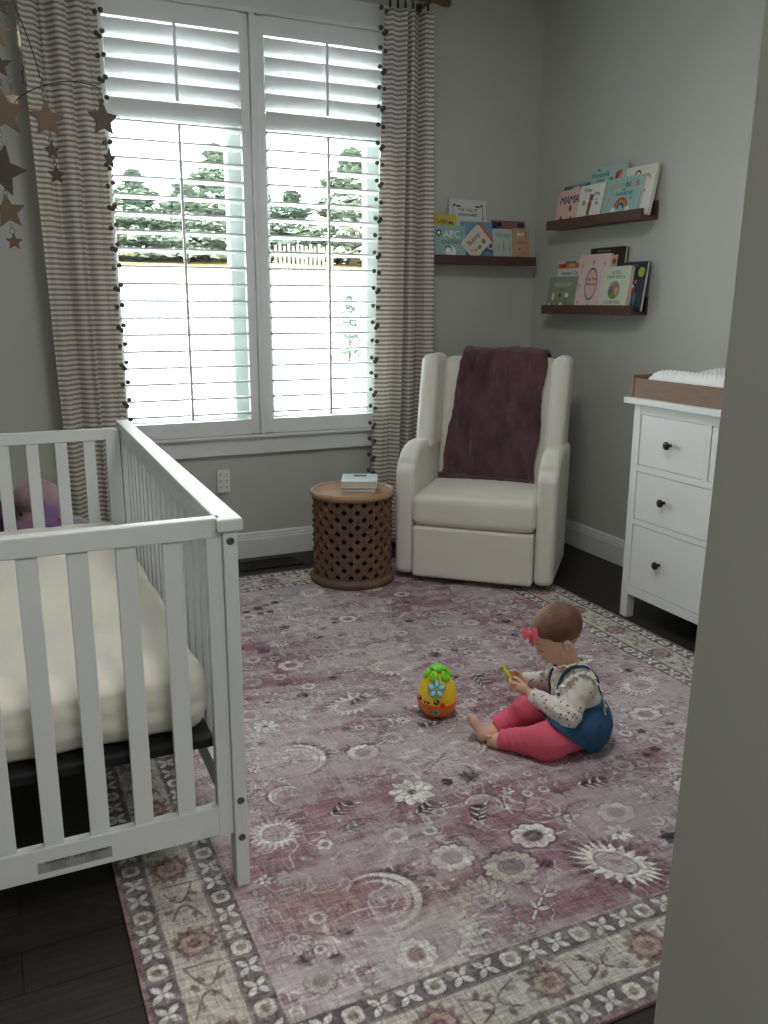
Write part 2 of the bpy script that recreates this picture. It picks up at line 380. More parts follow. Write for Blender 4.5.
# ------------------------------------------------------------------ rug
RX0, RX1, RY0, RY1 = -2.787, -.530, -3.289, -.346
def make_rug():
    st = .003; W_ = int((RX1-RX0)/st)+1; H_ = int((RY1-RY0)/st)+1
    xs = RX0+np.arange(W_)*st; ys = RY0+np.arange(H_)*st
    X, Y = np.meshgrid(xs, ys, indexing='xy')       # [H,W]
    def vnoise(sx_, sy_, seed, oct_=4):
        g = np.random.default_rng(seed); out = np.zeros_like(X); a = 1; tot = 0
        for o in range(oct_):
            nx = int((RX1-RX0)/sx_)+3; ny = int((RY1-RY0)/sy_)+3; G = g.random((ny, nx))
            u = (X-RX0)/sx_; v = (Y-RY0)/sy_; i = u.astype(int); j = v.astype(int); fu = u-i; fv = v-j
            fu = fu*fu*(3-2*fu); fv = fv*fv*(3-2*fv)
            i = np.clip(i, 0, nx-2); j = np.clip(j, 0, ny-2)
            out += a*((G[j, i]*(1-fu)+G[j, i+1]*fu)*(1-fv)+(G[j+1, i]*(1-fu)+G[j+1, i+1]*fu)*fv); tot += a
            a *= .55; sx_ /= 2; sy_ /= 2
        return out/tot
    C = lambda *a: np.array(sr(*a))
    rose, pale, grey, dark, white, ivory, tan = C(154, 120, 132), C(204, 195, 198), C(162, 151, 155), C(62, 56, 64), C(238, 235, 231), C(206, 201, 192), C(176, 154, 134)
    n1 = vnoise(.5, .34, 1, 5); n2 = vnoise(.30, .05, 2, 4); n3 = vnoise(.06, .26, 3, 4); n4 = vnoise(.35, .35, 5, 3)
    f = np.clip((n1-.30)*2.2+(n2-.5)*1.6+(n3-.5)*.9, 0, 1)[..., None]
    img = rose*(1-f)+pale*f
    g = np.clip((n4-.55)*3.5, 0, .75)[..., None]; img = img*(1-g)+grey*g
    base0 = img.copy()
    def blend(sl, m, c, a=1.0):
        m = np.clip(m, 0, 1)[..., None]*a; img[sl] = img[sl]*(1-m)+np.asarray(c)*m
    def win(cx, cy, R):
        i0 = max(0, int((cx-R-RX0)/st)); i1 = min(W_, int((cx+R-RX0)/st)+2); j0 = max(0, int((cy-R-RY0)/st)); j1 = min(H_, int((cy+R-RY0)/st)+2)
        return (slice(j0, j1), slice(i0, i1))
    def loc(cx, cy, R, rot, sxy=1.0):
        sl = win(cx, cy, R*1.3*max(1, sxy)); x = X[sl]-cx; y = Y[sl]-cy; c, s = math.cos(rot), math.sin(rot)
        u = (x*c+y*s)/sxy; v = -x*s+y*c; return sl, u, v, np.hypot(u, v), np.arctan2(v, u)
    AA = lambda d, w_=.002: np.clip(.5-d/w_/1.5, 0, 1)
    def rosette(cx, cy, R, n=8, rot=0, pc=white, oc=dark, cc=None, sxy=1.0, a=.9):
        sl, u, v, r, t = loc(cx, cy, R*1.25, rot, sxy); pet = R*(.86+.16*np.abs(np.cos(n*t/2)))
        blend(sl, AA(r-pet*1.14), oc, a*.75); blend(sl, AA(r-pet), pc, a); blend(sl, AA(np.abs(np.sin(n*t/2))*r-.0016)*(r > R*.5)*(r < R*.9), oc, a*.5)
        blend(sl, AA(r-R*.5), oc, a*.7); blend(sl, AA(r-R*.42), cc if cc is not None else grey, a); blend(sl, AA(r-R*.2), rose, a*.6); blend(sl, AA(np.abs(r-R*.3)-.0015), dark, a*.5)
    def lotus(cx, cy, R, rot=0, a=.95, dk=1.0, el=1.45):
        sl, u, v, r, t = loc(cx, cy, R*1.7, rot, el)
        sp = np.abs(((t*11/PI+.15*np.sin(3*t)) % 1)-.5)*2
        blend(sl, AA(r-R*(1.12+.55*sp**1.6)), dark, a*.6*dk); blend(sl, AA(r-R*(.9+.35*(1-sp)**1.4)), white, a)
        tt = np.abs(((t*11/PI+.5) % 1)-.5)*2
        blend(sl, AA(np.abs(r-R*.86)-.012*0-.004)*(tt < .28), dark, a*.8); blend(sl, AA(r-R*.62), dark, a*.8); blend(sl, AA(r-R*.56), pale*.8+rose*.2, a)
        blend(sl, AA(np.abs(v)-.002)*(r < R*.4), dark, a*.35); blend(sl, AA(r-R*.2), rose, a*.6)
    def cresc(cx, cy, R, rot=0, a=.9):
        sl, u, v, r, t = loc(cx, cy, R*1.6, rot, 1.0); arc = (np.abs(t) < 1.75)
        sp = np.abs(((t*16/PI) % 1)-.5)*2; tap = np.clip(1-np.abs(t)/1.9, 0, 1)
        blend(sl, AA(np.abs(r-R*1.12)-R*.30*tap*(.35+.65*sp))*arc, dark, a*.75)
        blend(sl, AA(np.abs(r-R*.97)-R*.10*tap-.002)*arc, white, a)
        blend(sl, AA(np.abs(r-R*.72)-R*.16*tap*(.4+.6*sp))*arc, white, a*.7); blend(sl, AA(np.abs(r-R*.84)-.0018)*arc, dark, a*.6)
    def stroke(pts, w0, w1, c, a=.9, oc=None):
        pts = np.array(pts, float); n = len(pts)
        for k in range(n-1):
            p, q = pts[k], pts[k+1]; m = (p+q)/2; R = np.hypot(*(q-p))/2+max(w0, w1)+.008; sl = win(m[0], m[1], R)
            x = X[sl]; y = Y[sl]; d = q-p; t_ = np.clip(((x-p[0])*d[0]+(y-p[1])*d[1])/(d@d+1e-9), 0, 1)
            dd = np.hypot(x-p[0]-t_*d[0], y-p[1]-t_*d[1]); ww = w0+(w1-w0)*(k+t_)/(n-1)
            if oc is not None: blend(sl, AA(dd-ww-.0028), oc, a*.55)
            blend(sl, AA(dd-ww), c, a)
    def leaf(cx, cy, L_, rot, c=white, oc=dark, wd=.28, a=.9, vein=True):
        sl, u, v, r, t = loc(cx+math.cos(rot)*L_/2, cy+math.sin(rot)*L_/2, L_*.75, rot); e = np.clip(1-(2*u/L_)**2, 0, 1)
        lim = L_*wd*.5*e**1.1; blend(sl, AA(np.abs(v)-lim-.003)*(np.abs(u) < L_/2+.002), oc, a*.75); blend(sl, AA(np.abs(v)-lim)*(e > .02), c, a)
        if vein: blend(sl, AA(np.abs(v)-.0014)*(e > .1), oc, a*.5)
    def branch(cx, cy, R, rot=0, n=4, a=.9, c=white):
        pts = []; k1 = random.uniform(-1, 1)
        for k in range(9):
            s = k/8-.5; pts.append((s*2*R, k1*R*.6*(s*s*4-1)*.5))
        cc, ss = math.cos(rot), math.sin(rot); P = [(cx+x*cc-y*ss, cy+x*ss+y*cc) for x, y in pts]
        stroke(P, .003, .0022, c, a, dark)
        for k in range(1, n+1):
            q = P[int(k*8/(n+1))]; 
            for s in (-1, 1): leaf(q[0], q[1], R*random.uniform(.45, .75), rot+s*random.uniform(.6, 1.0), c, dark, .34, a)
        leaf(P[-1][0], P[-1][1], R*.6, rot, c, dark, .4, a)
    def palmette(cx, cy, R, rot=0, a=.9, c=white):
        for k in range(-3, 4): leaf(cx, cy, R*(1.15-.1*abs(k)), rot+k*.42, c, dark, .36, a)
        rosette(cx, cy, R*.34, 6, rot, pale, dark, a=a)
    def tuft(cx, cy, R, rot=0, a=.9, c=dark, c2=white):
        for k in range(9):
            s = k/8-.5; leaf(cx+s*R*1.3*math.cos(rot), cy+s*R*1.3*math.sin(rot), R*.55, rot+1.2+s*1.2, c if k % 3 else c2, dark, .3, a, False)
            leaf(cx+s*R*1.3*math.cos(rot), cy+s*R*1.3*math.sin(rot), R*.5, rot-.5+s*.6, c if k % 2 else c2, dark, .25, a*.8, False)
    def star(cx, cy, R, n=6, rot=0, c=white, a=.9):
        for k in range(n): leaf(cx, cy, R, rot+2*PI*k/n, c, dark, .5, a, False)
        sl, u, v, r, t = loc(cx, cy, R*.4, 0); blend(sl, AA(r-R*.2), dark, a*.8)
    fx0, fx1, fy0, fy1 = RX0+.245, RX1-.245, RY0+.245, RY1-.245
    rr = random.Random(5)
    # meandering ink outlines all over the field
    for sd, sc0, lev, wd_, c_, a_ in ((21, .075, .5, .024, dark, .5), (22, .06, .46, .024, white, .62), (23, .045, .55, .030, grey*.7, .55), (24, .09, .55, .020, white, .6), (25, .055, .5, .026, dark, .42)):
        q = vnoise(sc0, sc0, sd, 2); gate = np.clip((vnoise(.14, .14, sd+40, 3)-.44)*7, 0, 1)
        blend((slice(None), slice(None)), np.clip(1.3-np.abs(q-lev)/wd_, 0, 1)*gate, c_, a_)
    for sd, c_, a_ in ((31, white, .55), (32, dark, .45), (33, pale, .6)):
        q = vnoise(.028, .022, sd, 3); gate = np.clip((vnoise(.2, .2, sd+40, 3)-.48)*6, 0, 1)
        blend((slice(None), slice(None)), np.clip((q-.66)*14, 0, 1)*gate, c_, a_)
    for k in range(420):
        x, y = rr.uniform(fx0, fx1), rr.uniform(fy0, fy1); th = rr.uniform(0, 2*PI); kk = rr.uniform(-24, 24); P = []
        for s in range(12): P.append((x, y)); x += .014*math.cos(th); y += .014*math.sin(th); th += kk*.014
        stroke(P, .0022, .0016, rr.choice([pale, white, dark, grey, dark]), rr.uniform(.3, .7))
    placed = [(-1.662, -2.915, .17), (-2.019, -2.732, .07), (-1.785, -2.739, .07), (-1.905, -2.822, .08), (-2.015, -2.887, .09), (-1.909, -2.954, .09), (-2.119, -2.975, .09), (-2.209, -2.941, .16), (-2.204, -2.782, .14), (-1.84, -2.602, .1),
              (-1.483, -2.605, .12), (-1.664, -2.696, .08), (-1.523, -2.745, .07), (-1.923, -1.865, .17), (-2.385, -2.458, .11), (-2.172, -2.124, .16), (-2.019, -2.174, .06), (-2.012, -1.47, .06), (-1.888, -1.53, .08), (-1.653, -.711, .1), (-2.02, -.91, .05),
              (-1.276, -.91, .05), (-1.672, -1.643, .13), (-2.00, -2.44, .1), (-2.2, -2.45, .12), (-1.835, -2.308, .1), (-.925, -2.148, .13), (-1.06, -2.33, .06), (-1.714, -2.27, .12)]
    def ok(x, y, r): return all(math.hypot(x-a, y-b) > (r+c)*.85 for a, b, c in placed)
    for k in range(3500):
        x, y = rr.uniform(fx0+.03, fx1-.03), rr.uniform(fy0+.03, fy1-.03); R = rr.choice([.03, .034, .04, .048, .06, .075] if k < 700 else [.018, .022, .028])
        if not ok(x, y, R*1.1): continue
        placed.append((x, y, R)); a = rr.uniform(.45, .95); rot = rr.uniform(0, 6.28); kd = rr.random(); random.seed(k)
        if R <= .036:
            if kd < .5: star(x, y, R, rr.choice([5, 6, 8]), rot, rr.choice([white, dark, pale]), a)
            elif kd < .8: rosette(x, y, R*.8, rr.choice([6, 8]), rot, white, dark, a=a)
            else: leaf(x-R*.5, y, R*1.6, rot, white, dark, .35, a)
        elif R < .05:
            if kd < .4: rosette(x, y, R*.85, rr.choice([8, 10, 12]), rot, rr.choice([white, white, ivory]), dark, sxy=rr.choice([1, 1, 1.25]), a=a)
            elif kd < .7: star(x, y, R, 8, rot, rr.choice([white, pale]), a)
            else: palmette(x, y-R*.3, R, rot, a)
        elif kd < .25: branch(x, y, R*.8, rot, 3, a)
        elif kd < .45: tuft(x, y, R, rot, a)
        elif kd < .62: palmette(x, y, R*.85, rot, a)
        elif kd < .8: lotus(x, y, R*.55, rot, a, rr.uniform(.5, 1), rr.choice([1.0, 1.35]))
        else: cresc(x, y, R*.62, rot, a)
    # the motifs one can find again in the photograph
    lotus(-1.662, -2.915, .060, -.95, 1, 1, 1.55); rosette(-2.019, -2.732, .05, 12, 0, white, dark, grey, 1.15, 1); rosette(-1.785, -2.739, .05, 8, 0, white, dark, dark, 1.2, .95)
    rosette(-1.905, -2.822, .058, 14, 0, ivory, dark, grey, 1.2, .85); palmette(-2.03, -2.90, .08, 1.1, .95, ivory); branch(-1.909, -2.954, .065, .7, 2, .95); branch(-2.119, -2.965, .065, 2.6, 2, .95)
    lotus(-2.209, -2.975, .085, .2, .55, .3, 1.5); rosette(-2.245, -2.985, .045, 10, 0, white, grey, tan, 1, .9); cresc(-2.25, -2.80, .095, .15, .95); tuft(-1.86, -2.60, .062, .8, 1); cresc(-1.83, -2.57, .05, .9, .6)
    tuft(-1.49, -2.605, .07, -.3, 1); branch(-1.664, -2.696, .05, -.5, 3, .95); rosette(-1.523, -2.745, .045, 7, 0, white, dark, grey, 1.2, .9); star(-1.575, -2.82, .04, 7, 0, white, .9); rosette(-1.24, -2.745, .06, 12, 0, white, dark, dark, 1.1, .95)
    lotus(-1.923, -1.865, .055, .25, .85, .7, 1.8); tuft(-1.90, -1.86, .07, .3, .6); lotus(-2.385, -2.458, .055, .3, .75, .15, 1.1); sl, u, v, r, t = loc(-2.385, -2.458, .06, 0); blend(sl, AA(np.abs(r-.042)-.004), white, .9)
    cresc(-2.22, -2.13, .085, .1, .9); rosette(-2.019, -2.174, .046, 12, 0, white, dark, grey, 1.1, 1); rosette(-2.012, -1.47, .044, 8, 0, white, rose, rose, 1.15, .95); palmette(-1.89, -1.56, .07, 1.5, .8)
    lotus(-1.653, -.711, .05, .6, .9, .5, 1.3); rosette(-2.02, -.91, .038, 8, 0, white, dark, grey, 1.1, .9); rosette(-1.276, -.91, .036, 8, 0, white, dark, grey, 1.1, .8); lotus(-1.672, -1.643, .06, -.4, .75, .5, 1.3)
    star(-1.98, -2.43, .07, 9, 0, white, .95); tuft(-2.19, -2.43, .06, .3, 1); tuft(-2.2, -2.52, .055, .1, .8, grey, white); tuft(-1.98, -2.52, .055, .2, .9)
    lotus(-.925, -2.148, .052, .4, .85, .15, 1.6); rosette(-1.06, -2.33, .045, 8, 0, white, dark, grey, 1.3, .8); cresc(-1.72, -2.26, .07, .5, .7)
    for x, y, s in ((-2.40, -2.74, .16), (-2.10, -2.30, .14), (-1.3, -2.5, .15), (-1.95, -1.35, .2), (-2.25, -2.35, .1)):   # darker plum washes of dye
        sl, u, v, r, t = loc(x, y, s*1.6, .3, 1.6); blend(sl, np.clip(1-r/s, 0, 1)*(.4+.8*n2[sl]), C(122, 78, 94), .5)
    for x, y, s in ((-2.37, -2.76, .12), (-2.12, -2.86, .12), (-1.72, -1.62, .1)):   # yellowed washes
        sl, u, v, r, t = loc(x, y, s*1.6, .1, 1.3); blend(sl, np.clip(1-r/s, 0, 1)*(n3[sl]*1.4), C(178, 152, 112), .5)
    wr_ = np.clip((vnoise(.024, .012, 61, 3)-.52)*6, 0, .42)[..., None]; img[:] = img*(1-wr_)+base0*wr_
    # border bands
    dE = np.minimum(np.minimum(X-RX0, RX1-X), np.minimum(Y-RY0, RY1-Y)); nb = vnoise(.08, .08, 9, 4)
    full = (slice(None), slice(None)); inside = lambda a, b: ((dE >= a) & (dE < b)).astype(float)
    blend(full, inside(0, .243), ivory*.97); blend(full, inside(.068, .18)*np.clip((nb-.5)*2, 0, 1), grey, .5)
    for a, b in ((.008, .066), (.183, .241)):
        blend(full, inside(a, b), C(124, 115, 119)); blend(full, inside(a, b)*np.clip((nb-.52)*6, 0, 1), dark, .5)
    blend(full, inside(0, .008), C(150, 118, 126)); blend(full, inside(.241, .246), C(190, 170, 168)); blend(full, inside(.066, .069)+inside(.18, .183), C(120, 108, 108), .8)
    def edge_run(d):   # points along a rectangle at distance d from the edge: x, y, direction
        out = []; x0, x1, y0, y1 = RX0+d, RX1-d, RY0+d, RY1-d
        return [((x0, y0), (x1, y0)), ((x1, y0), (x1, y1)), ((x1, y1), (x0, y1)), ((x0, y1), (x0, y0))]
    for d in (.037, .212):
        for (p, q) in edge_run(d):
            L_ = math.hypot(q[0]-p[0], q[1]-p[1]); n = int(L_/.058); rot = math.atan2(q[1]-p[1], q[0]-p[0])
            for k in range(n):
                t_ = (k+.5)/n; x = p[0]+(q[0]-p[0])*t_; y = p[1]+(q[1]-p[1])*t_
                if k % 3 == 2: rosette(x, y, .023, 4, rot+PI/4, white, dark, tan, 1, .85)
                else:
                    for s in range(4): leaf(x, y, .032, rot+PI/4+s*PI/2, white, dark, .46, .85, False)
    for (p, q) in edge_run(.1245):
        L_ = math.hypot(q[0]-p[0], q[1]-p[1]); n = int(L_/.25); rot = math.atan2(q[1]-p[1], q[0]-p[0]); c, s = math.cos(rot), math.sin(rot)
        tp = lambda a, b: (p[0]+a*c-b*s, p[1]+a*s+b*c)
        for k in range(n):
            m = (k+.5)/n*L_; x, y = tp(m, 0); col = C(150, 112, 104) if k % 2 else C(132, 108, 110)
            for i in range(12): leaf(x, y, .052, rot+i*2*PI/12, col, dark, .42, .75, False)
            rosette(x, y, .028, 8, 0, C(184, 160, 150), C(110, 76, 84), C(140, 96, 100), 1.2, .9)
            h = L_/n/2; sg = 1 if k % 2 else -1
            P = [tp(m+h*.48+.0*i, sg*.012*i) for i in range(-3, 4)]; stroke(P, .0022, .0022, C(104, 92, 88), .9)
            P = [tp(m+h*(.5+.5*math.sin(i*PI/10)*.9), sg*(.036-.0075*i)) for i in range(10)]; stroke(P, .0024, .0024, C(104, 88, 84), .9)
            P = [tp(m-h*(.5+.45*math.sin(i*PI/10)), -sg*(.04-.0075*i)) for i in range(10)]; stroke(P, .0024, .0024, C(104, 88, 84), .9)
            for i in range(5):
                a_, b_ = tp(m+h+(i-2)*.017, sg*.022*((-1)**i)); leaf(a_, b_, .022, rot+1+i*1.3, C(128, 112, 104), dark, .45, .75, False)
            for i in range(4):
                a_, b_ = tp(m+(i-1.5)*.03, (-sg)*.046); leaf(a_, b_, .02, rot+.8*i, C(150, 120, 118), dark, .4, .7, False)
    wr_ = np.clip((vnoise(.02, .02, 62, 3)-.5)*5, 0, .38)[..., None]*(dE < .245)[..., None]; img[:] = img*(1-wr_)+C(182, 174, 170)*wr_
    # worn weave: short threads of paler and darker yarn across and along
    thr = np.random.default_rng(3).random((H_, W_)).astype(np.float32)
    k1 = np.copy(thr)
    for s in range(1, 9): k1 += np.roll(thr, s, 1)
    k1 /= 9; k1 = .5+(k1-.5)*1.0; k2 = np.copy(thr)
    for s in range(1, 7): k2 += np.roll(thr, s, 0)
    k2 /= 7
    img *= np.clip(1+((k1-.5)*1.5+(k2-.5)*1.2), .45, 1.6)[..., None]
    fade = np.clip((n2*.6+n3*.4-.50)*5, 0, .6)[..., None]*(dE > .245)[..., None]; img[:] = img*(1-fade)+((pale*.6+rose*.4))*fade
    img = np.clip(img, 0, 1)
    # mesh: one flat sheet, with a rolled edge thickness
    Z = np.full_like(X, .009); V = np.stack([X, Y, Z], -1).reshape(-1, 3)
    idx = np.arange(W_*H_).reshape(H_, W_); Q = np.stack([idx[:-1, :-1], idx[:-1, 1:], idx[1:, 1:], idx[1:, :-1]], -1).reshape(-1, 4)
    ring = np.concatenate([idx[0, :], idx[1:, -1], idx[-1, -2::-1], idx[-2:0:-1, 0]]); nb_ = len(ring); low = V[ring].copy(); low[:, 2] = .0005
    n0 = len(V); V = np.concatenate([V, low]); a = ring; b_ = np.roll(ring, -1); c_ = n0+np.arange(nb_); d_ = np.roll(c_, -1)
    Q = np.concatenate([Q, np.stack([b_, a, c_, d_], -1)])
    me = bpy.data.meshes.new('area_rug'); me.vertices.add(len(V)); me.vertices.foreach_set('co', V.ravel())
    me.loops.add(len(Q)*4); me.loops.foreach_set('vertex_index', Q.ravel().astype(np.int32)); me.polygons.add(len(Q)); me.polygons.foreach_set('loop_start', np.arange(0, len(Q)*4, 4, dtype=np.int32)); me.update(calc_edges=True)
    colr = np.ones((len(V), 4), np.float32); colr[:W_*H_, :3] = img.reshape(-1, 3); colr[W_*H_:, :3] = sr(168, 120, 132)
    at = me.color_attributes.new('dye', 'FLOAT_COLOR', 'POINT'); at.data.foreach_set('color', colr.ravel())
    m = bpy.data.materials.new('printed_rug_pile'); m.use_nodes = True; N = m.node_tree.nodes; L = m.node_tree.links; b = N['Principled BSDF']
    va = N.new('ShaderNodeVertexColor'); va.layer_name = 'dye'; t = N.new('ShaderNodeTexCoord'); n = N.new('ShaderNodeTexNoise'); n.inputs['Scale'].default_value = 420; L.new(t.outputs['Object'], n.inputs['Vector'])
    mx = N.new('ShaderNodeMix'); mx.data_type = 'RGBA'; mx.blend_type = 'MULTIPLY'; mx.inputs['Factor'].default_value = .25; L.new(va.outputs['Color'], mx.inputs['A']); L.new(n.outputs['Fac'], mx.inputs['B'])
    sc_ = N.new('ShaderNodeMix'); sc_.data_type = 'RGBA'; sc_.inputs['Factor'].default_value = 0
    L.new(mx.outputs['Result'], b.inputs['Base Color']); b.inputs['Roughness'].default_value = .85; b.inputs['Specular IOR Level'].default_value = .2
    bp = N.new('ShaderNodeBump'); bp.inputs['Strength'].default_value = .15; bp.inputs['Distance'].default_value = .002; L.new(n.outputs['Fac'], bp.inputs['Height']); L.new(bp.outputs[0], b.inputs['Normal'])
    tag(obj('area_rug', me, m), 'large worn dusty rose and ivory floral area rug on the dark floor', 'rug')
make_rug()

# ------------------------------------------------------------------ glider chair
CH = thing('glider_chair', 'cream fabric wingback glider chair on a black swivel base in the corner', 'armchair', (-.932, -.951, .0105), math.radians(-42.0))
def sobj(name, fn, lo, hi, res, m, parent, smooth=True): return obj(name, sdf_mesh(name, fn, lo, hi, res), m, parent, smooth)
def cushion(P, x0, x1, y0, y1, z0, z1, r, dome=0.0, R=None):
    c = ((x0+x1)/2, (y0+y1)/2, (z0+z1)/2); h = ((x1-x0)/2, (y1-y0)/2, (z1-z0)/2); d = s_rbox(P, c, h, r)
    if dome:
        u = np.clip(1-((P[..., 0]-c[0])/h[0])**2, 0, 1)*np.clip(1-((P[..., 1]-c[1])/h[1])**2, 0, 1); d = d-dome*u
    return d
sobj('seat', lambda P: cushion(P, -.298, .298, -.012, .56, .285, .437, .035, .012), (-.33, -.06, .25), (.33, .6, .48), .011, FABRIC, CH)
sobj('front_panel', lambda P: cushion(P, -.292, .292, -.006, .10, .028, .282, .012), (-.31, -.03, .01), (.31, .13, .30), .008, FABRIC, CH)
# arms: side profile (y, z), rounded
def arm(s):
    def f(P):
        x = (P[..., 0]-s*.342); y = P[..., 1]; z = P[..., 2]
        top = .575+.08*(1/(1+np.exp(-(y-.10)/.035)))+ .01*np.sin(y*8); fr_ = .02-.0*z
        top = np.where(y < .06, .575-.9*np.clip(.06-y, 0, 1)**1.25*1.6, top)
        bot = .026; cy = .30; dz = np.maximum(z-top, bot-z); dy = np.maximum(fr_-y, y-(.60-.14*np.clip(.45-z, 0, 1)))
        hw = .047; dx = np.abs(x+0*y)-hw
        r = .03; a = np.maximum(np.stack([dx, dy, dz], -1)+r, 0); return np.linalg.norm(a, axis=-1)+np.minimum(np.maximum(np.maximum(dx, dy), dz)+r, 0)-r
    return f
for s in (-1, 1): sobj('armrest', arm(s), (s*.342-.07, -.05, .0), (s*.342+.07, .66, .72), .009, FABRIC, CH)
LEAN = .19
def wing(s):
    def f(P):
        z = P[..., 2]; y = P[..., 1]-LEAN*(z-.62); x = P[..., 0]-s*(.327+.012*(z-.62))
        y0 = .30+.05*np.clip((z-.62)/.4, 0, 1); wy = np.maximum(y0-y, y-.60); dz = np.maximum(z-1.075+.02*0, .60-z); dx = np.abs(x)-.046
        r = .040; a = np.maximum(np.stack([dx, wy, dz], -1)+r, 0); return np.linalg.norm(a, axis=-1)+np.minimum(np.maximum(np.maximum(dx, wy), dz)+r, 0)-r
    return f
for s in (-1, 1): sobj('wing', wing(s), (s*.33-.08, .22, .56), (s*.33+.08, .76, 1.11), .009, FABRIC, CH)
def backc(P):
    z = P[..., 2]; Q = P.copy(); Q[..., 1] = P[..., 1]-LEAN*(z-.42); return cushion(Q, -.292, .292, .475, .58, .36, 1.055, .035, .012)
sobj('backrest', backc, (-.33, .40, .32), (.33, .76, 1.10), .011, FABRIC, CH)
obj('rear_panel', prism([(.44, .06), (.52, .06), (.60, .42), (.60, .6), (.715, 1.03), (.66, 1.03), (.56, .42)], .62, 'x', .01), FABRIC, CH, M=Matrix.Translation((-.31, 0, 0)))
obj('swivel_base', lathe([(0, 0), (.25, 0), (.26, .012), (.25, .022), (.12, .028), (.06, .03), (.06, .07), (0, .07)], 56), BLACK, CH, 40, Matrix.Translation((0, .34, .0)))
obj('seat_frame', b2(-.27, .27, .08, .46, .05, .29), BLACK, CH)
# throw
PLUM = mat('plum_plush_throw', sr(88, 60, 69), .9, .85, 15, 1.0, 38, sheen=.3, stretch=(1, 1, .45))  # strong colour mottling paints in the highlights of the crushed pile
BL = thing('throw_blanket', 'plum plush throw draped over the backrest of the cream glider', 'blanket', (-.932, -.951, .0105), math.radians(-42.5))
def bl(i, j):
    nu, nv = 60, 150; a = i/(nu-1); s = j/(nv-1)*1.10    # s: path length from the seat up, over the top and down the back
    wob = (1-.8*max(0, 1-abs(s-.70)/.12))*(.006*math.sin(9*a+3*s)+.005*math.sin(31*a+7*s+2)+.004*math.sin(17*s+11*a)+.0035*math.sin(53*a+23*s)+.016*(mnoise.fractal(Vector((a*9, s*10, 1.7)), .8, 2.1, 4)))
    if s < .655: z = .435+s; y = .475+LEAN*(z-.42)-.030; ny, nz = -1, .2
    elif s < .805:
        th = (s-.655)/.15*PI; cy = .475+LEAN*(.65)+.045; y = cy-.072*math.cos(th); z = 1.083+.026*math.sin(th); ny, nz = -math.cos(th), math.sin(th)
    else: z = 1.085-(s-.805); y = .475+LEAN*(z-.42)+.155; ny, nz = 1, 0
    xl = -.272+.075*min(1, s/.655); xr = .222+.02*min(1, s/.655)
    x = xl+(xr-xl)*a+.006*math.sin(s*21+a*2)*(abs(a-.5)*2)**2
    drop = .018*a*(1-min(1, s/.3)); z -= drop
    return (x, y+ny*wob, z+nz*wob)
o = obj('plush_sheet', grid(60, 150, bl), PLUM, BL, True); mod(o, 'SOLIDIFY', thickness=.012, offset=-1); mod(o, 'SUBSURF', levels=1, render_levels=1)
obj('rolled_hem', tube([(-.276+.503*k/24, .430+.003*math.sin(k*1.9), .452-.018*k/24+.003*math.sin(k*1.3)) for k in range(25)], [.017+.002*math.sin(k*2.1) for k in range(25)], 12), PLUM, BL, True)

# ------------------------------------------------------------------ carved drum side table
TW = mat('honey_brown_carved_wood', sr(108, 84, 66), .55, .4, 9, .25, 60); TT = mat('table_top_wood', sr(172, 136, 106), .45, .25, 5, .08, 50, stretch=(1, 6, 1))
DT = thing('side_table', 'round carved wooden drum side table with pierced lattice sides beside the glider', 'side table', (-1.392, -.585, .0105)); DT.scale = (1.06, 1.06, 1.02)
RB = .178
obj('table_top', lathe([(0, .438), (.172, .438), (.176, .442), (.186, .446), (.193, .440), (.195, .430), (.190, .420), (.178, .414), (0, .414)], 72), TT, DT, 40)
obj('base_ring', lathe([(0, .0), (.190, .0), (.196, .008), (.196, .022), (.188, .034), (.178, .040), (0, .040)], 72), TW, DT, 40)
NC, NR = 18, 11; bm = bmesh.new(); z0, z1 = .036, .418; dz = (z1-z0)/NR; dth = 2*PI/NC
def cyl(th, z, r=RB): return (r*math.cos(th), r*math.sin(th), z)
for half in (0,):
    for r in range(NR):
        for c in range(NC*2):
            # unit tile: half pitch wide; tiles alternate a pierced four-point star and a raised boss
            tc_ = (c+.5)*dth/2; zc = z0+(r+.5)*dz; hw = dth/4; hh = dz/2; hole = (c+r) % 2 == 0
            outer = [(-1, -1), (0, -1), (1, -1), (1, 0), (1, 1), (0, 1), (-1, 1), (-1, 0)]
            O = [bm.verts.new(cyl(tc_+a*hw, zc+b*hh)) for a, b in outer]
            if hole:
                k = [(-.52, -.50), (0, -.84), (.52, -.50), (.92, 0), (.52, .50), (0, .84), (-.52, .50), (-.92, 0)]
                I = [bm.verts.new(cyl(tc_+a*hw, zc+b*hh)) for a, b in k]
                for q in range(8): bm.faces.new((O[q], O[(q+1) % 8], I[(q+1) % 8], I[q]))
            else:
                I = [bm.verts.new(cyl(tc_+.62*math.cos(a_)*hw, zc+.55*math.sin(a_)*hh, RB+.0015)) for a_ in [-3*PI/4+q*PI/4 for q in range(8)]]
                J = [bm.verts.new(cyl(tc_+.50*math.cos(a_)*hw, zc+.42*math.sin(a_)*hh, RB+.007)) for a_ in [-3*PI/4+q*PI/4 for q in range(8)]]
                K = bm.verts.new(cyl(tc_, zc, RB+.004))
                for q in range(8):
                    bm.faces.new((O[q], O[(q+1) % 8], I[(q+1) % 8], I[q])); bm.faces.new((I[q], I[(q+1) % 8], J[(q+1) % 8], J[q])); bm.faces.new((J[q], J[(q+1) % 8], K))
bmesh.ops.remove_doubles(bm, verts=bm.verts, dist=.0003)
o = obj('lattice_drum', bm, TW, DT, False); mod(o, 'SOLIDIFY', thickness=.014, offset=-1)
obj('inner_shadow_core', lathe([(.150, .04), (.150, .414)], 40), mat('dark_drum_shade', sr(40, 31, 25), .9), DT)  # dark cylinder added inside the drum as painted shade behind the holes

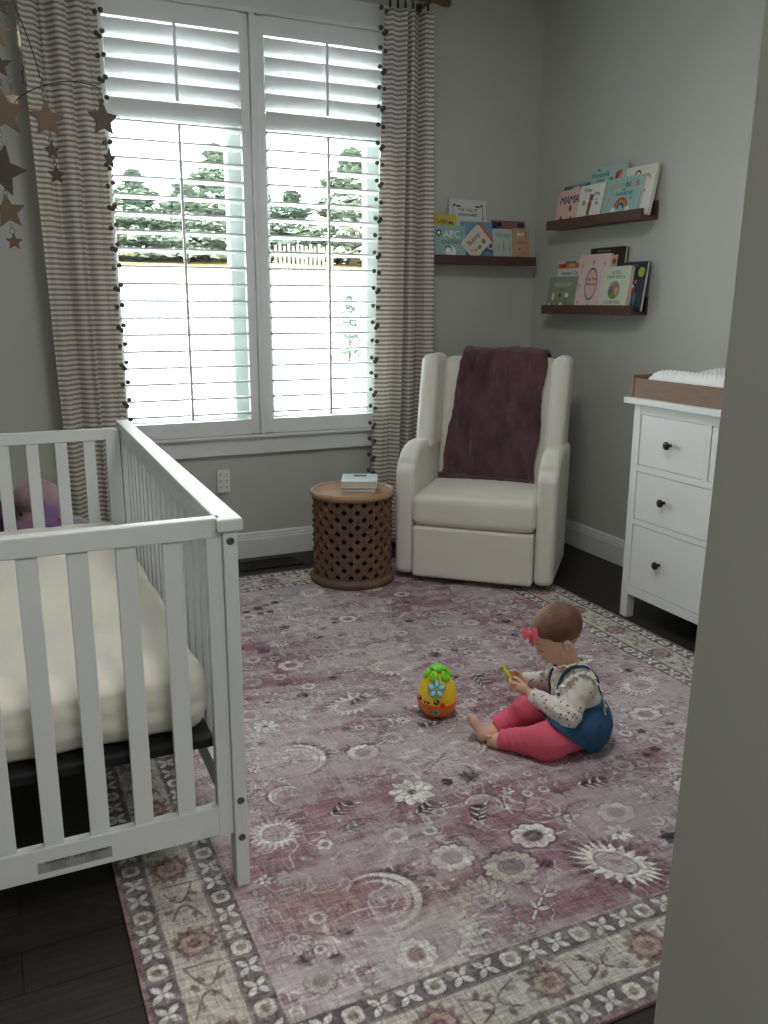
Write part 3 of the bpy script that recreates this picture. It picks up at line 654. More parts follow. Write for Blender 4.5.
# ------------------------------------------------------------------ books
PAGE = mat('book_pages', sr(214, 206, 190), .8, .05, 40); INK = mat('black_ink', sr(30, 30, 32), .7)
def flat(name, poly, m, parent, M): return obj(name, prism(poly, -.0006, 'y'), m, parent, M=M)
def disc(cx, cz, r, n=20, sx_=1, sz=1): return [(cx+r*sx_*math.cos(2*PI*k/n), cz+r*sz*math.sin(2*PI*k/n)) for k in range(n)]
def art(parent, items, y, name='cover_picture'):
    """items: (poly, material) drawn as thin inked shapes on the cover face at local y"""
    bm = bmesh.new(); ms_ = []
    for k, (poly, m) in enumerate(items):
        if m not in ms_: ms_.append(m)
        A = [bm.verts.new((a, y-.0003-.00012*k, b)) for a, b in poly]; f = bm.faces.new(A); f.material_index = ms_.index(m)
    bmesh.ops.recalc_face_normals(bm, faces=bm.faces); o = obj(name, bm, ms_, parent); return o
def arcp(cx, cz, r0, r1, a0=0, a1=PI, n=14, sx_=1):
    A = [(cx+sx_*r1*math.cos(a0+(a1-a0)*k/n), cz+r1*math.sin(a0+(a1-a0)*k/n)) for k in range(n+1)]
    return A+[(cx+sx_*r0*math.cos(a1-(a1-a0)*k/n), cz+r0*math.sin(a1-(a1-a0)*k/n)) for k in range(n+1)]
def book(label, w, h, t, col, M, group, texts=(), pics=(), edge=None, name='picture_book', board=False):
    """front cover faces local -y; origin at bottom centre of the back"""
    B = thing(name, label, 'book', M=M, group=group); cm = mat('cover_%d_%d_%d' % tuple(col), sr(*col), .45, .04, 30)
    em = edge or cm; bm = bmesh.new(); c = .0022
    bx(bm, (0, -t+c/2, h/2), (w, c, h)); bx(bm, (0, -c/2, h/2), (w, c, h)); bx(bm, (-w/2+c/2, -t/2, h/2), (c, t-2*c, h))
    obj('cover', bm, cm, B); obj('pages', b2(-w/2+c, w/2-.003, -t+c, -c, .002, h-.002), mat('board_%d_%d_%d' % tuple(col), sr(*[min(255, v+10) for v in col]), .7) if board else PAGE, B)
    FR = Matrix.Rotation(PI/2, 4, 'X')
    for k, (s, size, x, z, m, *rest) in enumerate(texts):
        sp = rest[0] if rest else 1.0; rz = rest[1] if len(rest) > 1 else 0
        text(s, size, Matrix.Translation((x, -t-.0006, z)) @ FR @ Matrix.Rotation(rz, 4, 'Z'), m, B, 'cover_title', sp)
    if pics: art(B, pics, -t)
    return B
cm_ = lambda n_, *c: mat(n_, sr(*c), .6)
PK, RED, NAVY, TEAL, BRN, GRN, GOLD, WHT, ORG, SKY, LIME, GREY, PINKT, LGRN, PEACH, LEAFG = (cm_('ink_pink', 214, 140, 140), cm_('ink_red', 186, 40, 60), cm_('ink_navy', 46, 52, 106), cm_('ink_teal', 70, 120, 124), cm_('ink_brown', 132, 88, 58), cm_('ink_green', 84, 116, 78), cm_('ink_gold', 206, 168, 84),
    cm_('ink_white', 232, 234, 232), cm_('ink_orange', 196, 108, 60), cm_('ink_sky', 120, 160, 176), cm_('ink_lime', 150, 180, 50), cm_('ink_grey', 110, 112, 116), cm_('ink_blush', 222, 186, 180), cm_('ink_pale_green', 190, 206, 180), cm_('ink_peach', 206, 160, 130), cm_('ink_leaf', 120, 140, 70))
# picture ledges
def ledge(label, L_, M):
    T = thing('picture_ledge', label, 'shelf', M=M, group='dark wooden picture ledges')   # local x along, -y out of the wall
    obj('shelf_board', b2(-L_/2, L_/2, -.088, 0, 0, .016), WALNUT, T); obj('front_lip', b2(-L_/2, L_/2, -.102, -.088, -.002, .046, .0015), WALNUT, T); obj('back_board', b2(-L_/2, L_/2, -.014, 0, .016, .085), WALNUT, T)
MR = lambda x, y, z: Matrix.Translation((x, y, z)) @ Matrix.Rotation(-PI/2, 4, 'Z')
LZ, UZ, ZL = 1.729, 1.287, 1.549
ledge('dark wooden picture ledge on the back wall between curtain and corner', .70, Matrix.Translation((-.405, 0, ZL)))
ledge('upper of two dark wooden picture ledges on the right wall', .762, MR(0, -.633, LZ))
ledge('lower of two dark wooden picture ledges on the right wall', .748, MR(0, -.615, UZ))
def onR(y0, y1, z, tilt, depth, rot=0): return MR(-depth, (y0+y1)/2, z) @ Matrix.Rotation(-tilt, 4, 'X') @ Matrix.Rotation(rot, 4, 'Y')
def onB(x0, x1, z, tilt, depth, rot=0): return Matrix.Translation(((x0+x1)/2, -depth, z)) @ Matrix.Rotation(-tilt, 4, 'X') @ Matrix.Rotation(rot, 4, 'Y')
zb = LZ+.0165; G1 = 'picture books on the upper right ledge'
def stars(n, w, z0, z1, m, s=.003, seed=1):
    r_ = random.Random(seed); return [(disc(r_.uniform(-w, w), r_.uniform(z0, z1), s*r_.uniform(.6, 1.3), 6), m) for _ in range(n)]
book('blue picture book standing behind the pink MAMA book', .225, .205, .012, (122, 152, 158), onR(-.30, -.52, zb, .10, .036), G1,
     pics=[([(-.11, .175), (-.05, .18), (-.05, .2), (-.11, .2)], TEAL), (disc(.0, .185, .03, 14, 1, .4), PINKT), ([(.06, .16), (.11, .16), (.11, .2), (.07, .195)], TEAL)])
book('large pale teal picture book with a red flower, rearmost on the upper right ledge', .27, .265, .014, (168, 198, 192), onR(-.535, -.805, zb, .10, .043), G1,
     [('The', .018, -.075, .250, TEAL), ('Wonderful', .034, -.06, .226, TEAL, .9), ('THINGS', .020, -.055, .198, TEAL), ('You Will Be', .018, -.05, .175, TEAL)],
     [(disc(.075, .205, .022, 14, .8, 1.2), RED), (disc(.092, .222, .014, 12), ORG), (disc(.09, .19, .016), PK), (disc(.06, .16, .018, 10, .7, 1.3), RED), (disc(.08, .14, .022, 10, .5, 1.4), GRN), (disc(.03, .20, .014, 10, 1.3, .5), LEAFG), (disc(.055, .11, .02, 10, .6, 1.4), GRN)])
book('white book with dark haired faces at the right end of the upper ledge', .255, .235, .018, (226, 226, 218), onR(-.775, -1.01, zb, .20, .056), G1,
     pics=[(arcp(.0, .195, .012, .022), BRN), (arcp(.07, .165, .024, .029), GOLD), (arcp(.07, .165, .018, .022), ORG), (disc(.05, .12, .014, 12, .8, 1.4), BRN), (disc(.07, .115, .008), PK), (arcp(.01, .165, .02, .024), ORG)])
book('pink MAMA book with a red heart, on the upper right ledge', .205, .180, .014, (222, 186, 178), onR(-.300, -.505, zb, .19, .074), G1,
     [('MAMA', .062, 0, .125, NAVY, .86)], [(disc(.018, .082, .013, 12, 1, 1.3), RED), (disc(-.05, .035, .012, 10), BRN), (disc(-.05, .018, .014, 8, 1, 1.4), INK), (disc(.035, .03, .010, 10), BRN), (disc(.035, .016, .012, 8), INK)])
book('white book with a brown bear, between the pink MAMA and rainbow books', .195, .185, .020, (222, 226, 222), onR(-.485, -.68, zb, .19, .068), G1,
     [('I love', .034, -.035, .160, GREY, .9, -.06), ('you', .032, .045, .138, GREY, .9, -.1), ('as', .020, .05, .108, GREY), ('big', .020, .055, .088, GREY)],
     [(disc(-.002, .082, .017, 12, .9, 1.6), BRN), (disc(.004, .118, .017, 14), BRN), (disc(-.008, .134, .005), BRN), (disc(.018, .13, .005), BRN), (disc(-.004, .052, .015, 10, 1, 1.4), BRN), (disc(-.05, .095, .014, 12), LEAFG), (disc(-.05, .095, .009), PEACH), (disc(.0, .028, .035, 12, 1, .18), LIME)])
RB_ = [RED, ORG, GOLD, TEAL, NAVY]
book('pale blue HAPPINESS book with a rainbow between two clouds, on the upper right ledge', .255, .190, .022, (156, 194, 190), onR(-.712, -.955, zb, .19, .070), G1,
     [('H', .036, -.078, .150, PK), ('A', .036, -.052, .150, GOLD), ('P', .036, -.028, .150, PEACH), ('P', .036, -.006, .150, SKY), ('I', .036, .013, .150, NAVY), ('N', .036, .031, .150, NAVY), ('E', .036, .055, .150, PK), ('S', .036, .077, .150, PK), ('S', .036, .099, .150, RED), ('is a', .013, .01, .128, TEAL), ('RAINBOW', .026, .01, .110, TEAL, 1.0)],
     [(arcp(0, .042, .044-.007*k, .051-.007*k), RB_[k]) for k in range(5)]+[(disc(-.05, .035, .017, 12, 1, .9), WHT), (disc(.052, .035, .017, 12, 1, .9), WHT), (disc(-.095, .09, .011), GOLD)]+stars(24, .11, .01, .175, TEAL, .0035, 3))
zb = UZ+.0165; G2 = 'picture books on the lower right ledge'
book('black book with a copper coloured label, rearmost on the lower right ledge', .275, .315, .016, (38, 36, 38), onR(-.555, -.83, zb, .09, .036), G2,
     [('A STORY OF LOVE', .012, -.03, .298, GOLD)], [([(-.10, .11), (.085, .11), (.085, .275), (-.10, .275)], PEACH), ([(-.085, .255), (.0, .255), (.0, .262), (-.085, .262)], BRN), (disc(.06, .245, .016, 12, 1, .8), BRN)], edge=None)
book("white Valentine's Day book with a fiery top band behind the sage green book", .235, .258, .012, (212, 216, 214), onR(-.305, -.54, zb, .10, .055), G2,
     [("Valentine's Day", .032, -.01, .196, TEAL, .85)], [([(-.117, .222), (.117, .222), (.117, .249), (-.117, .249)], ORG), (disc(0, .236, .03, 12, 1, .3), GOLD), (disc(-.07, .236, .03, 12, 1, .3), RED), (disc(.09, .06, .018, 10, .6, 1.4), RED), (disc(.1, .12, .01), INK), ([(-.06, .249), (.04, .249), (.04, .2575), (-.06, .2575)], TEAL)])
book('sage green book with small white figures, leftmost on the lower ledge', .25, .180, .012, (140, 150, 130), onR(-.262, -.505, zb, .17, .078), G2,
     [('EVERY DAY', .030, 0, .135, LGRN, .95), ('I CAN TRY', .018, 0, .110, GREY, 1)],
     [(disc(-.07, .075, .016, 10, .7, 1.4), WHT), (disc(-.01, .08, .010), INK), (disc(.05, .08, .016, 10, 1, .8), WHT), (disc(-.03, .035, .012, 10, .7, 1.6), ORG), (disc(.01, .03, .013, 10), WHT), (disc(.055, .045, .012, 10, .6, 1.8), GRN), (disc(-.095, .03, .009), WHT)]+stars(26, .11, .01, .16, INK, .002, 8))
book('dark navy picture book with lime green fruit, rightmost on the lower ledge', .215, .235, .018, (40, 48, 66), onR(-.805, -1.005, zb, .13, .052), G2,
     [('LET US ALL BE BRAVE', .011, -.005, .218, SKY)],
     [(disc(.075, .185, .024, 12), LIME), (disc(.0, .02, .022, 12, 1.3, .8), LIME), (disc(.02, .10, .022, 12), RED), (disc(.03, .118, .008), WHT), (disc(.045, .14, .010), ORG), (disc(.01, .065, .016, 10), RED), (disc(.05, .06, .02, 10, .6, 1.6), TEAL)])
book('tall pink book with a blue rimmed oval, standing mid lower ledge', .25, .285, .016, (222, 196, 196), onR(-.500, -.735, zb, .13, .064), G2,
     [('Your First', .024, 0, .160, BRN, .9), ('Ballerina', .026, 0, .135, BRN, .9)],
     [(disc(0, .135, .062, 26, .8, 1.32), NAVY), (disc(0, .135, .056, 26, .8, 1.32), PINKT)]+[(disc(a, b, .006, 8, .8, 1.6), m) for a, b, m in ((-.09, .23, BRN), (.0, .245, RED), (.09, .235, BRN), (-.095, .13, RED), (.095, .13, BRN), (-.085, .04, RED), (0, .025, BRN), (.085, .045, RED))]+[(disc(a, b-.014, .009, 8, .35, 1.3), PK) for a, b in ((-.09, .23), (.0, .245), (.09, .235), (-.095, .13), (.095, .13), (-.085, .04), (0, .025), (.085, .045))])
book('pale green book with a round picture, in front of the navy book', .215, .216, .026, (204, 212, 190), onR(-.725, -.925, zb, .15, .070), G2,
     [('GUESS', .024, 0, .186, GREY, 1.05), ('HOW MUCH', .024, 0, .163, GREY, .95), ('I LOVE YOU', .024, 0, .040, GREY, .95), ('Always', .011, 0, .020, GREY)],
     [(disc(0, .100, .045, 26), SKY), (arcp(0, .100, .0, .0445, PI+.25, 2*PI-.25, 14), LEAFG), (disc(.012, .112, .022, 14, 1, .9), ORG), (disc(.02, .095, .015, 10, .8, 1.3), PEACH), (disc(-.018, .1, .013, 12, .8, 1.4), TEAL), (disc(-.03, .095, .010, 12, .7, 1.5), BRN), (disc(-.075, .02, .008), GRN), (disc(.075, .02, .008), GRN)])
zb = ZL+.0165; G3 = 'picture books on the back wall ledge'
book('mauve board book behind the pale mint and peach books', .215, .226, .012, (138, 98, 108), onB(-.305, -.095, zb, .08, .034), G3, pics=[(disc(-.09, .2, .02, 10), NAVY), (disc(.08, .205, .02, 10, 1.3, .6), NAVY), (disc(-.06, .205, .014, 8), INK)], board=True)
book('tall white book titled in small black capitals, rearmost on the back wall ledge', .235, .325, .012, (206, 208, 206), onB(-.583, -.350, zb, .07, .036), G3,
     [('THE TALE OF', .020, 0, .270, INK), ('PETER RABBIT', .020, 0, .245, INK)],
     [([(-.095, .05), (-.092, .05), (-.092, .3), (-.095, .3)], GREY), ([(.092, .05), (.095, .05), (.095, .3), (.092, .3)], GREY), (disc(-.085, .295, .006), INK), (disc(.085, .295, .006), INK), (disc(-.06, .29, .012, 10, 1.5, .35), INK), (disc(.06, .29, .012, 10, 1.5, .35), INK), (disc(-.094, .23, .006, 8, .8, 1.5), GREY), (disc(.094, .23, .006, 8, .8, 1.5), GREY)])
book('yellow Lullaby book half hidden behind the curtain edge', .185, .242, .012, (196, 178, 72), onB(-.735, -.543, zb, .08, .050), G3, [('Lullaby', .036, .01, .205, BRN, .85, -.05)], [(disc(.055, .20, .007, 8, 1.4, .7), INK), (disc(.068, .195, .006, 8, .8, 1.3), INK)])
book('sky blue picture book standing between the ABC and Bunny books', .190, .210, .016, (112, 156, 178), onB(-.515, -.325, zb, .09, .054), G3, pics=[(disc(-.05, .085, .013, 12), PEACH), (disc(-.052, .06, .010, 8, .8, 1.4), ORG), (disc(.0, .09, .006, 8, 1.4, .7), INK)], board=True)
book('pale teal ABC of KINDNESS board book on the back wall ledge', .192, .182, .020, (146, 182, 180), onB(-.700, -.508, zb, .11, .074), G3,
     [('ABC', .052, .012, .135, WHT, 1.0), ('of', .012, -.03, .112, WHT), ('KINDNESS', .028, .01, .094, TEAL, 1.0)],
     [(disc(-.068, .142, .017), INK), (disc(-.068, .142, .010), WHT), (disc(.0, .045, .032, 16, 1.1, .9), WHT), (disc(-.012, .055, .024, 14, 1, .9), GREY), (disc(-.012, .05, .019, 14, 1, .9), WHT), (disc(-.03, .02, .010, 8, .5, 1.8), GREY), (disc(-.005, .018, .009, 8, .6, 1.8), GREY)]+stars(14, .085, .01, .17, GREY, .0035, 4), board=True)
book('pale mint book with blue script lettering, right of the Bunny book', .140, .178, .014, (182, 198, 188), onB(-.322, -.182, zb, .10, .062), G3,
     [('Blessings', .032, 0, .145, SKY, .85)], [(disc(0, .085, .006, 8, .5, 5), GREY), (disc(.04, .075, .005, 8, .5, 5), GRN), (disc(-.035, .075, .005, 8, .5, 4), LEAFG), (disc(0, .02, .06, 14, 1, .18), LEAFG)])
book('peach coloured alphabet board book at the right end of the back wall ledge', .105, .182, .022, (192, 154, 126), onB(-.196, -.091, zb, .10, .064), G3,
     [('BABY', .026, 0, .150, WHT, .9), ('ANIMALS', .017, 0, .105, BRN, .9)], [(disc(.03, .15, .006, 8, .7, 3), BRN), (disc(-.01, .07, .005), INK), (disc(.02, .05, .005), BRN), (disc(-.02, .03, .006), BRN), (disc(.03, .02, .010), WHT)], board=True)
bb = book('white Bunny book tilted on its corner on the back wall ledge', .155, .125, .016, (206, 204, 192), onB(-.452, -.357, zb+.064, .12, .074, -.74) @ Matrix.Translation((-.005, 0, -.012)), G3,
     [('Bunny', .044, .0, .085, BRN, .85)], [(disc(-.03, .035, .010, 10), PK), (disc(.0, .03, .012, 10, 1.2, .8), LEAFG), (disc(.04, .035, .014, 10), LEAFG), (disc(-.05, .05, .006), ORG)])
obj('copper_spine', b2(.0775, .0925, -.017, .001, -.001, .126), ORG, bb)
obj('ear_handle', tube([(.062+.018*math.cos(a), -.009, -.014+.018*math.sin(a)) for a in [k*2*PI/14 for k in range(14)]], .0055, 8, closed=True), PINKT, bb, True)
# two books on the drum table
Tz = .0105+.438*1.02+.0003
b1 = thing('hardback_book', 'lower grey hardback of the two books stacked on the drum table', 'book', (-1.347, -.570, Tz), math.radians(-25.5), 'books on the drum table')
def lying(B, w, d, t, col):
    bm = bmesh.new(); c = .0025; bx(bm, (0, 0, c/2), (w, d, c)); bx(bm, (0, 0, t-c/2), (w, d, c)); bx(bm, (-w/2+c/2, 0, t/2), (c, d, t-2*c))
    obj('cover', bm, mat('lying_cover_%d' % col[0], sr(*col), .4, .04, 20), B); obj('pages', b2(-w/2+c, w/2-.004, -d/2+.003, d/2-.003, c, t-c), PAGE, B)
lying(b1, .168, .19, .020, (150, 158, 156))
b3 = thing('hardback_book', 'upper white hardback with a small dark label, stacked on the drum table', 'book', (-1.347, -.570, Tz+.0205), math.radians(-24), 'books on the drum table')
lying(b3, .172, .195, .033, (196, 208, 214))
obj('cover_label', b2(-.03, .035, .03, .065, .0331, .0336), mat('label_charcoal', sr(58, 62, 70), .6), b3)
bm = bmesh.new()
for a, b_, r_ in ((-.05, -.03, .022), (-.01, -.045, .02), (.04, -.02, .024), (.02, .0, .014), (-.045, .03, .012)): bmesh.ops.create_circle(bm, cap_ends=True, radius=r_, segments=14, matrix=Matrix.Translation((a, b_, .0333)))
obj('cover_picture', bm, mat('pale_yellow_print', sr(210, 206, 176), .5), b3)
# ------------------------------------------------------------------ dresser with changing tray
DR = thing('dresser', 'white dresser with black knobs against the right wall', 'dresser', (-.26, -2.32, 0))
DM = Matrix.Translation((.26, 2.32, 0))
def dobj(name, bm, m, parent=DR, smooth=False): return obj(name, bm, m, parent, smooth, DM if parent is DR else None)
FXX, Y0, Y1 = -.4975, -1.520, -3.120
dobj('top', b2(-.520, -.004, Y0+.045, Y1-.045, .935, .960, .003), WHITE)
bm = bmesh.new()
add2(bm, FXX+.01, FXX+.03, Y0-.04, Y1+.04, .125, .935)          # recessed behind the drawers
add2(bm, -.03, -.012, Y0-.04, Y1+.04, .12, .935); add2(bm, FXX+.03, -.03, Y0-.01, Y0-.028, .12, .935); add2(bm, FXX+.03, -.03, Y1+.01, Y1+.028, .12, .935)
dobj('carcass', bm, WHITE)
bm = bmesh.new()
for z0, z1 in ((.897, .935), (.656, .683), (.426, .449), (.110, .149)): add2(bm, FXX+.001, FXX+.014, Y0-.04, Y1+.04, z0, z1)
for k in (1, 2, 3):
    y = Y0-.04-(1.52)*k/4; add2(bm, FXX+.001, FXX+.014, y+.012, y-.012, .683, .897)
y = (Y0+Y1)/2; add2(bm, FXX+.001, FXX+.014, y+.012, y-.012, .149, .656)
dobj('face_frame', bm, WHITE)
for yy in (Y0, Y1+.042):
    for xx in (FXX, -.054):
        dobj('leg', b2(xx, xx+.042, yy, yy-.042, 0, .935, .002), WHITE)
def drawer(y0, y1, z0, z1, knobs):
    d = dobj('drawer', b2(FXX+.0035, FXX+.022, y0-.003, y1+.003, z0+.003, z1-.003, .0015), WHITE)
    for ky in knobs:
        k = lathe([(0, 0), (.007, 0), (.006, .006), (.006, .013), (.012, .017), (.0165, .022), (.0165, .027), (.011, .031), (0, .032)], 24)
        o = obj('knob', k, BLACK, d, 40, Matrix.Translation((FXX+.0035, ky, (z0+z1)/2)) @ Matrix.Rotation(-PI/2, 4, 'Y'))
for k in range(4):
    a = Y0-.04-1.52*k/4-(.012 if k else .0); b_ = Y0-.04-1.52*(k+1)/4+(.012 if k < 3 else 0); drawer(a, b_, .683, .897, [(a+b_)/2])
for z0, z1 in ((.449, .656), (.149, .426)):
    for a, b_ in ((Y0-.04, -2.32+.012), (-2.32-.012, Y1+.04)): drawer(a, b_, z0, z1, [a-.175, b_+.175])
TR = thing('changing_tray', 'brown wooden changing tray on top of the white dresser', 'tray', (-.26, -1.95, .9605))
TWD = mat('brown_stained_wood', sr(126, 100, 84), .6, .25, 6, .1, 60, stretch=(1, 14, 1) and (2, 2, 14))
bm = b2(-.235, -.215, .445, -.445, 0, .078, .002); obj('front_board', bm, TWD, TR)
obj('back_board', b2(.195, .215, .445, -.445, 0, .095, .002), TWD, TR)
for s, nm in ((1, 'end_board'), (-1, 'end_board')): obj(nm, b2(-.237, .217, s*.465, s*.445, 0, .092, .002), TWD, TR)
PADM = mat('white_dimpled_fabric', sr(228, 230, 230), .9)
PD = thing('changing_pad', 'white dimpled contoured changing pad lying in the wooden tray', 'changing pad', (-.27, -1.95, .9605))
def padf(i, j):
    nu, nv = 96, 190; a = i/(nu-1)*2-1; b_ = j/(nv-1)*2-1; x = a*.200; y = b_*.43
    e = max(0, 1-abs(a)**7)**.5*max(0, 1-abs(b_)**16)**.5
    z = .015+(.082+.045*abs(a)**2.5+.028*max(0, (b_-.9)/.1)*0)*e
    q = math.sin((x+y)*PI/.024)*math.sin((x-y)*PI/.024); z += .0085*(abs(q)**.5)*e
    return (x, y, z)
obj('pad_cover', grid(96, 190, padf), PADM, PD, True)
# ------------------------------------------------------------------ crib
CR = thing('crib', 'white slatted wooden baby crib at the left with its near leg on the rug', 'crib', (-2.89, -1.8, 0))
CM = Matrix.Translation((2.89, 1.8, 0))
def cobj(name, bm, m=CRIBW, parent=CR, smooth=False): return obj(name, bm, m, parent, smooth, CM if parent is CR else None)
A8 = 0.0
NP = Matrix.Translation((-2.517, -2.60, 0)) @ Matrix.Rotation(A8, 4, 'Z')     # near panel: local -x runs left along the panel
def nbox(x0, x1, y0, y1, z0, z1, bev=.002):
    bm = b2(x0, x1, y0, y1, z0, z1, bev); bmesh.ops.transform(bm, matrix=NP, verts=bm.verts); return bm
cobj('leg', b2(-2.531, -2.500, -2.625, -2.575, .0095, .872, .003))
cobj('stile', nbox(-.048, -.0145, -.014, .014, .148, .872))
cobj('top_rail', nbox(-.76, -.0145, -.016, .014, .857, .900, .003))
bm = bmesh.new(); P8 = []
lowz = lambda x: .150
A = [(-.0145, lowz(0)), (-.76, lowz(-.76)), (-.76, lowz(-.76)+.072), (-.0145, lowz(0)+.072)]
bm = prism(A, .024, 'y', .002); bmesh.ops.translate(bm, vec=(0, -.012, 0), verts=bm.verts); bmesh.ops.transform(bm, matrix=NP, verts=bm.verts); LR = cobj('bottom_rail', bm)
for k in range(8):
    x1 = -.097-.0935*k+.0; x0 = x1-.0405
    if x0 < -.75: break
    cobj('slat', nbox(x0, x1, -.008, .008, lowz((x0+x1)/2)+.07, .856, .002))
cobj('stile', nbox(-.795, -.755, -.014, .014, .15, .895)); cobj('leg', nbox(-.825, -.79, -.03, .02, 0.0, .90))
# far panel
cobj('top_rail', b2(-3.27, -2.53, -1.03, -1.005, .838, .881, .003)); cobj('bottom_rail', b2(-3.27, -2.53, -1.03, -1.008, .16, .23, .003))
for k in range(7):
    x1 = -2.611-.0985*k; cobj('slat', b2(x1-.042, x1, -1.026, -1.010, .225, .842, .002))
cobj('stile', b2(-2.572, -2.522, -1.035, -1.0, .12, .875)); cobj('leg', b2(-3.30, -3.25, -1.035, -1.0, 0, .90)); cobj('leg', b2(-2.519, -2.488, -1.035, -.985, .0, .872, .002))
# right side panel with flat cap rail
bm = bmesh.new(); A = [(-2.545, -2.635), (-2.490, -2.635), (-2.474, -.945), (-2.521, -.945)]
bm = prism(A, .028, 'z', .004, 3); bmesh.ops.translate(bm, vec=(0, 0, .872), verts=bm.verts); cobj('cap_rail', bm)
def skew(bm):
    for v in bm.verts: v.co.x += -.016*(-1.0-v.co.y)/1.6
    return bm
cobj('side_rail', skew(b2(-2.512, -2.492, -2.575, -1.035, .825, .872, .002))); cobj('side_rail', skew(b2(-2.512, -2.492, -2.575, -1.035, .15, .22, .002)))
for k in range(17):
    y = -2.575+1.54*(k+1)/18; cobj('slat', skew(b2(-2.509, -2.495, y-.0115, y+.0115, .215, .830, .002)))
# left side panel (outside the frame of the picture)
cobj('side_rail', b2(-3.295, -3.27, -2.69, -1.035, .83, .90, .002)); cobj('side_rail', b2(-3.295, -3.27, -2.69, -1.035, .15, .22, .002))
for k in range(15):
    y = -2.66+1.60*(k+1)/16; cobj('slat', b2(-3.29, -3.276, y-.017, y+.017, .215, .835, .002))
cobj('mattress_base', b2(-3.262, -2.556, -2.565, -1.045, .350, .374, .004), mat('black_mattress_support', sr(22, 22, 24), .8))
bt = mat('grey_bolt_head', sr(110, 112, 114), .35, metal=.8)
for z in (.850, .235, .140):
    bm = lathe([(0, 0), (.008, 0), (.0085, .002), (.006, .003), (.004, .001), (0, .001)], 20)
    obj('bolt', bm, bt, CR, 40, CM @ Matrix.Translation((-2.516, -2.625, z)) @ Matrix.Rotation(PI/2, 4, 'X'))
lab = obj('warning_label', b2(-.435, -.284, -.0128, -.0123, .0, .026), mat('silver_label', sr(150, 150, 150), .5), LR, M=NP @ Matrix.Translation((0, 0, lowz(-.37)+.015)) @ Matrix.Rotation(0.0, 4, 'Y'))
LI = mat('label_ink', sr(40, 40, 42), .6); FR = Matrix.Rotation(PI/2, 4, 'X')
for s, x in (('WARNING', -.395), ('AVERTISSEMENT', -.326)):
    text(s, .0105, Matrix.Translation((x, -.0132, .0225)) @ FR, LI, lab, 'warning_text', .95)
for r_ in range(4):
    for x in (-.395, -.325): text('- - - -- --- -- - --', .006, Matrix.Translation((x, -.0132, .0165-.0038*r_)) @ FR, LI, lab, 'small_print', .9)
def mattf(P):
    d = s_rbox(P, (-2.900, -1.790, .458), (.347, .750, .083), .055); return d-.003*np.sin(P[..., 0]*17+P[..., 1]*9)*np.cos(P[..., 1]*13)-.002*np.sin(P[..., 2]*150)*(P[..., 1] < -2.42)-.0015*np.sin(P[..., 0]*41-P[..., 1]*23)
SHEET = mat('cream_cotton_sheet', sr(214, 210, 199), .9, .03, 8, .3, 24)
me = sdf_mesh('crib_mattress', mattf, (-3.27, -2.57, .36), (-2.53, -1.01, .57), .011)
tag(obj('crib_mattress', me, SHEET, None, True), 'crib mattress in a cream fitted sheet, lying inside the white crib', 'mattress')
# ------------------------------------------------------------------ plush toys in a basket behind the crib
tag(obj('storage_basket', lathe([(0, .0), (.17, .0), (.185, .02), (.205, .38), (.212, .385), (.212, .40), (.198, .40), (.196, .385), (.178, .03), (0, .025)], 40), mat('black_woven_basket', sr(30, 29, 31), .9, .3, 60, .6, 120), None, 40),
    'black basket standing on the floor behind the crib, holding plush toys', 'basket'); bpy.data.objects['storage_basket'].location = (-2.86, -.44, .001)
obj('toy_filling', lathe([(.17, .30), (0, .34)], 24), mat('dusty_violet_plush', sr(120, 96, 122), .95, .2, 20), bpy.data.objects['storage_basket'])
def plush(name, label, m, fn, lo, hi, M, extras=()):
    t = thing(name, label, 'plush toy', M=M, group='plush toys behind the crib'); obj('body', sdf_mesh('body', fn, lo, hi, .008), m, t, True)
    for nm, bm, mm, MM in extras: obj(nm, bm, mm, t, True, MM)
    return t
PP = mat('dusty_pink_plush', sr(176, 146, 152), .95, .08, 60, .8, 160, sheen=.3); LV = mat('lavender_plush', sr(140, 112, 156), .95, .1, 60, .6, 160, sheen=.3)
GP = mat('light_grey_plush', sr(160, 160, 162), .95, .06, 60, .6, 160, sheen=.3); MV = mat('mauve_plush', sr(136, 104, 128), .95, .1, 60, .6, 160)
def pinkf(P):
    d = s_ell(P, (0, 0, .115), (.098, .075, .078)); d = smin(d, s_ell(P, (-.02, 0, .0), (.085, .07, .08)), .03); d = smin(d, s_ell(P, (.055, -.03, .09), (.042, .04, .05)), .02); return smin(d, s_ell(P, (-.068, -.01, .10), (.035, .03, .07)), .012)
eye = lambda r: lathe([(0, -r), (r*.7, -r*.7), (r, 0), (r*.7, r*.7), (0, r)], 12)
plush('plush_bunny', 'pale dusty pink plush animal, largest of the toys seen between the crib slats', PP, pinkf, (-.13, -.1, -.1), (.13, .1, .22), Matrix.Translation((-2.805, -.50, .415)) @ Matrix.Rotation(-.3, 4, 'Z'), [('eye', eye(.008), BLACK, Matrix.Translation((-.058, -.068, .06)))])
def lavf(P):
    d = s_ell(P, (0, 0, .05), (.062, .05, .055)); d = smin(d, s_ell(P, (-.01, -.035, .025), (.035, .03, .028)), .02); d = smin(d, s_cap(P, (-.03, 0, .09), (-.04, 0, .115), .016, .008), .01); return smin(d, s_ell(P, (.01, 0, -.03), (.05, .045, .05)), .03)
pk_ = mat('coral_pink_felt', sr(214, 112, 138), .8)
